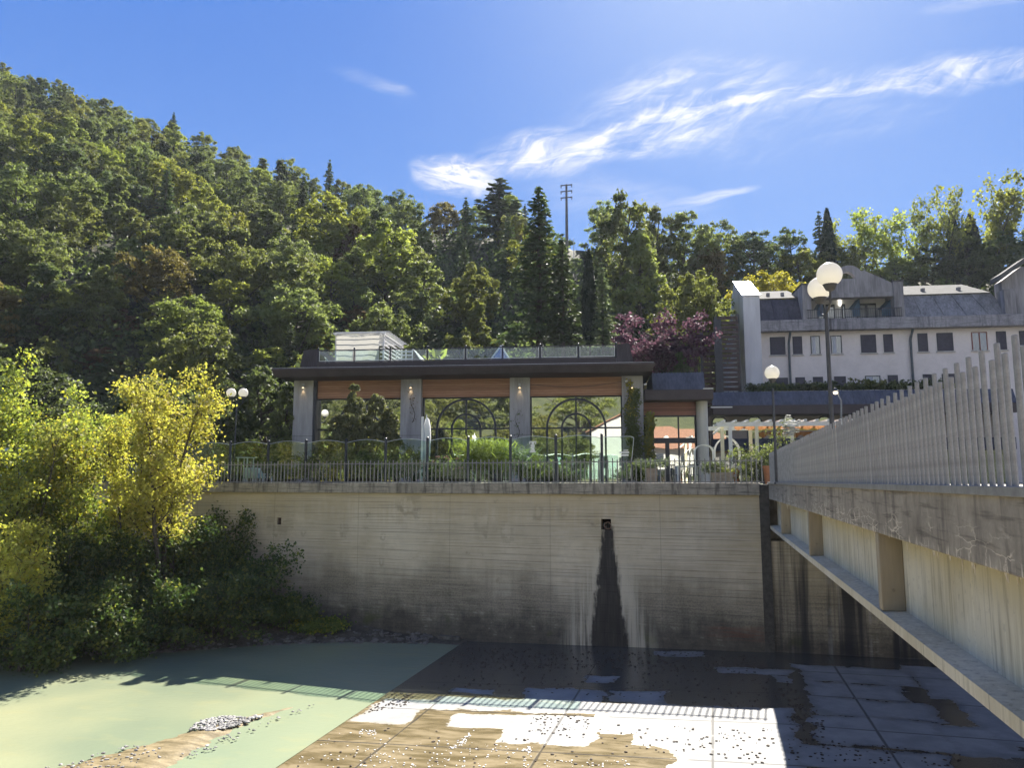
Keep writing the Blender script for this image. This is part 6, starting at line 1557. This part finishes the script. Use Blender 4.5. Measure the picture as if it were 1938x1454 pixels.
link_mesh('foliage', leaf_mesh('foliage', P, N, unit(g.normal(size=P.shape)+np.array([0, 0, .8])), s*1.6, s), leaf('leaf_hinoki', (.080,.098,.050), (.27,.27,.13), .4, 3.0), t); mb.build('stem', BARK, t)
# creeper on the fourth pillar, vines on two others
def creeper(name, px0, px1, qt, qb, yo, n, mat, label, size=.10, taper=.5, thick=.18, stem=True):
    x0, zt = RF.at(px0, qt, yo); x1, zb = RF.at(px1, qb, yo); g = np.random.default_rng(int(px0)); u = g.random(n)
    xc = (x0+x1)/2; hw_ = (x1-x0)/2; t = thing(name, label, 'climbing plant', RF.o+RF.ex*xc+RF.ey*yo, RF.rz)
    z = zb+(zt-zb)*u; wv = .25*np.sin(u*9+px0)*hw_; P = np.stack([wv+g.normal(size=n)*hw_*.5*(1-taper*u), -np.abs(g.normal(size=n))*thick, z+g.normal(size=n)*.06], 1)
    N = unit(g.normal(size=(n, 3))*.6+np.array([0, -.8, .5])); s = size*(.6+.8*g.random(n)); link_mesh('foliage', leaf_mesh('foliage', P, N, unit(g.normal(size=(n, 3))+np.array([0, 0, -.8])), s*1.2, s), LEAF[mat], t)
    mb = MB()
    for k in range(5 if n > 200 else 1):
        a = np.random.default_rng(k+int(px0)); xs = [hw_*.5*a.normal()]
        pts = [(hw_*.4*math.sin(j*.9+k*1.7), -.02, zb+(zt-zb)*j/8) for j in range(9)]; mb.tube(pts, [.02*(1-j/10) for j in range(9)], 4, cap=False)
    mb.build('stem', BARK, t)
creeper('creeper', 1180, 1217, 738, 905, -.14, 4200, 'green', 'green creeper covering the fourth pillar up to its lit lamp', .09, .35)
creeper('creeper', 1184, 1204, 722, 790, -.18, 420, 'bank_yellow', 'yellow leaves of the creeper round the fourth pillar lamp', .09, .2)
creeper('climbing_vine', 1219, 1240, 782, 900, -.3, 1500, 'bank_lime', 'bright lime vine hanging free right of the fourth pillar', .13, .2, .14)
creeper('climbing_vine', 770, 792, 735, 800, -.12, 30, 'rust', 'sparse brown vine on the second pillar', .07, .3, .04)
creeper('climbing_vine', 968, 990, 775, 830, -.12, 36, 'dark', 'sparse dark vine twigs on the third pillar', .07, .3, .04)
# long-leaved grass and flower beds behind the glass
def blades(name, px, qt, dep, wd, n, mat, label, L=.6, wid=.035, H=None):
    if H is None: dep *= dk(px)
    p = atD(px, qt, dep); h = H or (p.z-LAWN); g = np.random.default_rng(int(px*7)); t = thing(name, label, 'plant', (p.x, p.y, LAWN))
    a = g.random(n)*6.283; c = np.stack([g.normal(size=n)*wd*.20, g.normal(size=n)*wd*.16, h*(.25+.6*g.random(n))], 1); ax = unit(np.stack([np.cos(a)*.8, np.sin(a)*.6, .2+.9*g.random(n)], 1))
    P = c+ax*L*.35; link_mesh('foliage', leaf_mesh('foliage', P, unit(g.normal(size=(n, 3))+np.array([0, -.3, .8])), ax, L*(.6+.7*g.random(n)), wid), LEAF[mat], t)
    mb = MB()
    for k in range(6): mb.tube([(0, 0, -.05), (g.normal()*wd*.1, g.normal()*wd*.1, h*.6)], [.04, .01], 5, cap=False)
    mb.build('stem', BARK, t)
blades('ornamental_grass', 905, 828, 35.6, 2.3, 1500, 'lime', 'light green arching ornamental grass clump behind the glass fence', .75, .03)
blades('ornamental_grass', 945, 832, 35.9, 1.9, 1100, 'lime', 'light green grass clump beside the third pillar', .75, .03)
blades('yucca', 985, 842, 35.2, 1.4, 260, 'silver', 'spiky grey-green yucca at the foot of the third pillar', .7, .06)
blades('banana_plant', 829, 652, 51.5, 2.4, 34, 'lime', 'broad-leaved banana plant on the roof terrace behind the glass rail', 1.4, .36, H=2.1)
bpy.data.objects['banana_plant'].location.z = LAWN+ZF-.1
TER = [(600, 862, 36, 1.6, 'dark', 'dark bush under the conifer left side'), (650, 850, 36.4, 2.4, 'dark', 'bronze-green bush below the dwarf conifer'), (700, 852, 36.0, 2.0, 'olive', 'olive-leaved bush below the conifer right of its stem'), (745, 850, 36.2, 1.8, 'green', 'mid-green bush at the foot of the second pillar'), (780, 842, 37.6, 1.2, 'dark', 'small dark plant in front of the second pillar'),
       (835, 866, 35.6, 1.6, 'green', 'rose bush right of the folded parasol'), (870, 862, 36.0, 1.6, 'dark', 'dark green rose bush left of the grass clumps'), (1010, 872, 35.2, 1.8, 'green', 'green border plant below the etched emblem'), (1060, 880, 35.6, 1.8, 'dark', 'dark border plant below the third arched window'),
       (1200, 870, 34.9, 1.0, 'dark', 'dark bush at the foot of the creeper pillar'), (1410, 838, 35.2, 2.3, 'green', 'bushy green oleander right of the pergola posts'), (1438, 858, 34.6, 1.7, 'dark', 'dark bush beside the bridge railing end'), (540, 880, 36, 1.5, 'green', 'low green border bush near the first pillar'), (560, 850, 41.5, 2.6, 'dark', 'dark shrub against the left side of the first pillar')]
for i, (px, qt, dep, wd, mt, lab) in enumerate(TER): bush('border_bush', 300+i, px, qt, dep, wd, mt, 1700, lab, .085)
bush('grey_bush', 330, 1232, 868, 33.65, 1.3, 'silver', 1500, 'silvery lavender-like bush in the tall stone planter', .07, H=.5)
bush('grey_bush', 331, 1350, 873, 33.5, .9, 'silver', 900, 'grey bush at the left end of the wide planter', .07, H=.6); bush('grey_bush', 332, 1374, 882, 33.5, .8, 'olive', 800, 'olive bush at the right end of the wide planter', .06, H=.4)
# flowers
def blooms(name, pts, col, label, rad=.05):
    mb = MB(); r_ = random.Random(len(pts))
    for (px, py, dep) in pts:
        p = atD(px, py, dep*dk(px))
        for k in range(5):
            a = k*1.257+r_.random(); c = Vector((p.x+math.cos(a)*rad*.7, p.y, p.z+math.sin(a)*rad*.7)); mb.lathe([(rad*.2, -.01), (rad*.75, .0), (rad*.2, .02)], 6, tuple(c))
    m_, t_ = material(name+'_petals'); t_.out(t_.n('ShaderNodeMixShader', .4, t_.bsdf(col, .8), t_.n('ShaderNodeBsdfTranslucent', (*col, 1)))); o = mb.build(name, m_, fix=False); tag(o, label, 'flowers'); return o
r2 = random.Random(4)
blooms('rose_blooms', [(r2.uniform(815, 880), r2.uniform(862, 892), 35.3) for _ in range(16)], (.60,.30,.28), 'pale pink roses behind the fence right of the folded parasol')
blooms('white_blooms', [(1494+r2.gauss(0, 9), 812+r2.gauss(0, 9), 34.5) for _ in range(26)], (.78,.78,.74), 'white flower spray rising over the far end of the bridge railing', .11)
blooms('white_blooms', [(1390+r2.gauss(0, 10), 884+r2.gauss(0, 5), 34.2) for _ in range(16)], (.78,.76,.70), 'small white flowers by the terracotta pots')
blooms('white_blooms', [(1457+r2.gauss(0, 3), 921+r2.gauss(0, 4), 30.6) for _ in range(9)], (.78,.78,.74), 'white flowers growing from the joint between wall and bridge', .05)
bush('flower_bush', 340, 1498, 800, 34.5, 1.3, 'green', 900, 'small leafy shoots with white flowers above the railing end', .08, base=LAWN)
# low shrubs along the front of the hotel
shr = [(1448, 726, 'dark green'), (1466, 730, 'light green'), (1500, 731, 'dark green'), (1530, 729, 'mid green'), (1552, 722, 'dark green'), (1590, 730, 'mid green'), (1622, 724, 'dark green'), (1648, 718, 'light green'), (1680, 731, 'mid green'), (1712, 728, 'dark green'), (1748, 722, 'dark green'), (1782, 724, 'mid green')]
where = ['at the foot of the white gable end', 'under the first ground-floor window', 'under the second ground-floor window', 'under the third ground-floor window', 'beside the globe lamp pole', 'right of the globe lamp pole', 'left of the fifth ground-floor window', 'covering the fifth ground-floor window', 'under the sixth ground-floor window', 'left of the right-hand downpipe', 'right of the right-hand downpipe', 'nearest the railing tops']
a_, b_ = HF.at(1436, 735, -3.0), HF.at(1830, 735, -3.0); zt_ = HF.at(1600, 741, -2.6)[1]
tr = thing('planted_terrace', 'raised planted terrace wall in front of the hotel ground floor', 'wall', HF.o, HF.rz)
MB().box(a_[0], b_[0], -3.4, -1.4, -.1, zt_).build('terrace_wall', CONC_PALE, tr)
for i, (px, qt, col) in enumerate(shr):
    x_, z_ = HF.at(px, qt, -2.6); p = HF.o+HF.ex*x_+HF.ey*-2.6; h_ = max(.6, z_-zt_+.05)
    lm, tm = crown_sprig(360+i, h_, 3, 6, 7, 1500, .15, .02, (0, 0), .3, .7, .4, .03, .09, 2.4)
    t = thing('hotel_shrub', f'{col} shrub {where[i]}', 'shrub', (p.x, p.y, HF.o.z+zt_)); link_mesh('foliage', lm, LEAF[{'dark green': 'dark', 'light green': 'olive', 'mid green': 'green'}[col]], t); link_mesh('stem', tm, BARK, t)
# ------------------------------------------------------------------ the near bank behind the viewer (seen mirrored in the windows)
mb = MB(); mb.box(-80, 60, -60, 1.6, -1.5, 4.72); tag(mb.build('near_bank', earth_mat('near_bank_gravel', (.16,.145,.12), (.27,.25,.21), 1.0)), kind='structure')
def back(i, j):
    x = -160+i*300; y = -40-j*130; d = -40-y; return (x, y, 4.6+d*.30+2*nz(x, y, .03))
tag(grid_mesh('opposite_hill', 40, 20, back, earth_mat('meadow', (.045,.055,.022), (.10,.105,.04), .3)), kind='structure')
hs = thing('white_house', 'white two-storey house with a red tiled roof mirrored in the right-hand windows', 'house', (19.5, -30, 4.6), R(-6))
HW = simple('house_plaster', (.48,.46,.42), .9, .06, 1)
MB().box(-8, 9, -9, 0, 0, 7.2).build('wall', HW, hs)
MB().prism([(-1.2, 6.9), (-10.0, 6.9), (-4.5, 10.6), (1.2, 6.9)], 'x', -8.7, 9.7).build('roof', simple('red_tiles', (.26,.135,.085), .85, .35, 4, bump=.4), hs)
w2 = thing('tall_house', 'taller white house with a shallow gable mirrored beside the red roof', 'house', (11.5, -48, 4.6), R(8))
MB().prism([(-6, 0), (6, 0), (6, 11), (0, 14), (-6, 11)], 'y', -9, 0).build('wall', HW, w2)
MB().add([(-6.8,.6,10.8),(0,.6,14.2),(0,-9.6,14.2),(-6.8,-9.6,10.8),(6.8,.6,10.8),(6.8,-9.6,10.8),(-6.8,.6,11.0),(0,.6,14.5),(0,-9.6,14.5),(-6.8,-9.6,11.0),(6.8,.6,11.0),(6.8,-9.6,11.0)], [(0,1,2,3),(1,4,5,2),(6,9,8,7),(7,8,11,10),(0,6,7,1),(1,7,10,4)]).build('roof', MATS['red_tiles'], w2)
for hx, n_, h_ in ((hs, 4, 0), (w2, 3, 0)):
    for k in range(n_):
        for zz in (1.2, 4.3):
            xx = (-6+k*4.2) if hx is hs else (-4+k*3.3)
            f = MB().box(xx, xx+1.2, .003, .05, zz, zz+1.6).build('window', FRAME, hx); MB().box(xx+.1, xx+1.1, .052, .06, zz+.1, zz+1.5).build('pane', HOTEL_GLASS, f)
rg = random.Random(3)
spots = [(-18,-26,11),(-26,-30,13),(-34,-25,12),(-42,-34,14),(-50,-28,12),(-60,-36,14),(-30,-44,15),(-20,-38,12),(-46,-50,16),(-70,-45,15),(33,-30,11),(-6,-34,13),(-1,-28,10),(-60,-60,16),(-36,-62,17),(-80,-58,17),(-52,-72,17),(-24,-70,16),(-8,-62,15),(-68,-76,18),(-40,-84,18),(-14,-84,17),(6,-72,15),(-90,-80,18),(-28,-54,14),(-56,-92,18)]
for k, (x, y, h) in enumerate(spots):
    z = 4.6+max(0, -40-y)*.30
    t = place(rg.choice(['broad0','broad1','broad3','broad4','broad2']), 'mirrored_tree', (x, y, z-.3), h, 1.1, rg.choice(['green','olive','lime']), rz=rg.uniform(0, 6), label='green tree across the river mirrored in the restaurant windows', group='trees mirrored in the windows')
# ------------------------------------------------------------------ the valley air
HAZE = .00015
hz = MB().box(-480, 480, -480, 480, -2.6, 160).build('haze', None, None); hz['kind'] = 'stuff'
hm = bpy.data.materials.new('valley_haze'); hm.use_nodes = True; ht_ = hm.node_tree; ht_.nodes.clear()
pv = ht_.nodes.new('ShaderNodeVolumePrincipled'); pv.inputs['Color'].default_value = (.80, .89, 1, 1); pv.inputs['Density'].default_value = HAZE; pv.inputs['Anisotropy'].default_value = .2
ou = ht_.nodes.new('ShaderNodeOutputMaterial'); ht_.links.new(pv.outputs[0], ou.inputs['Volume']); hz.data.materials.append(hm)
scene.cycles.volume_bounces = 0
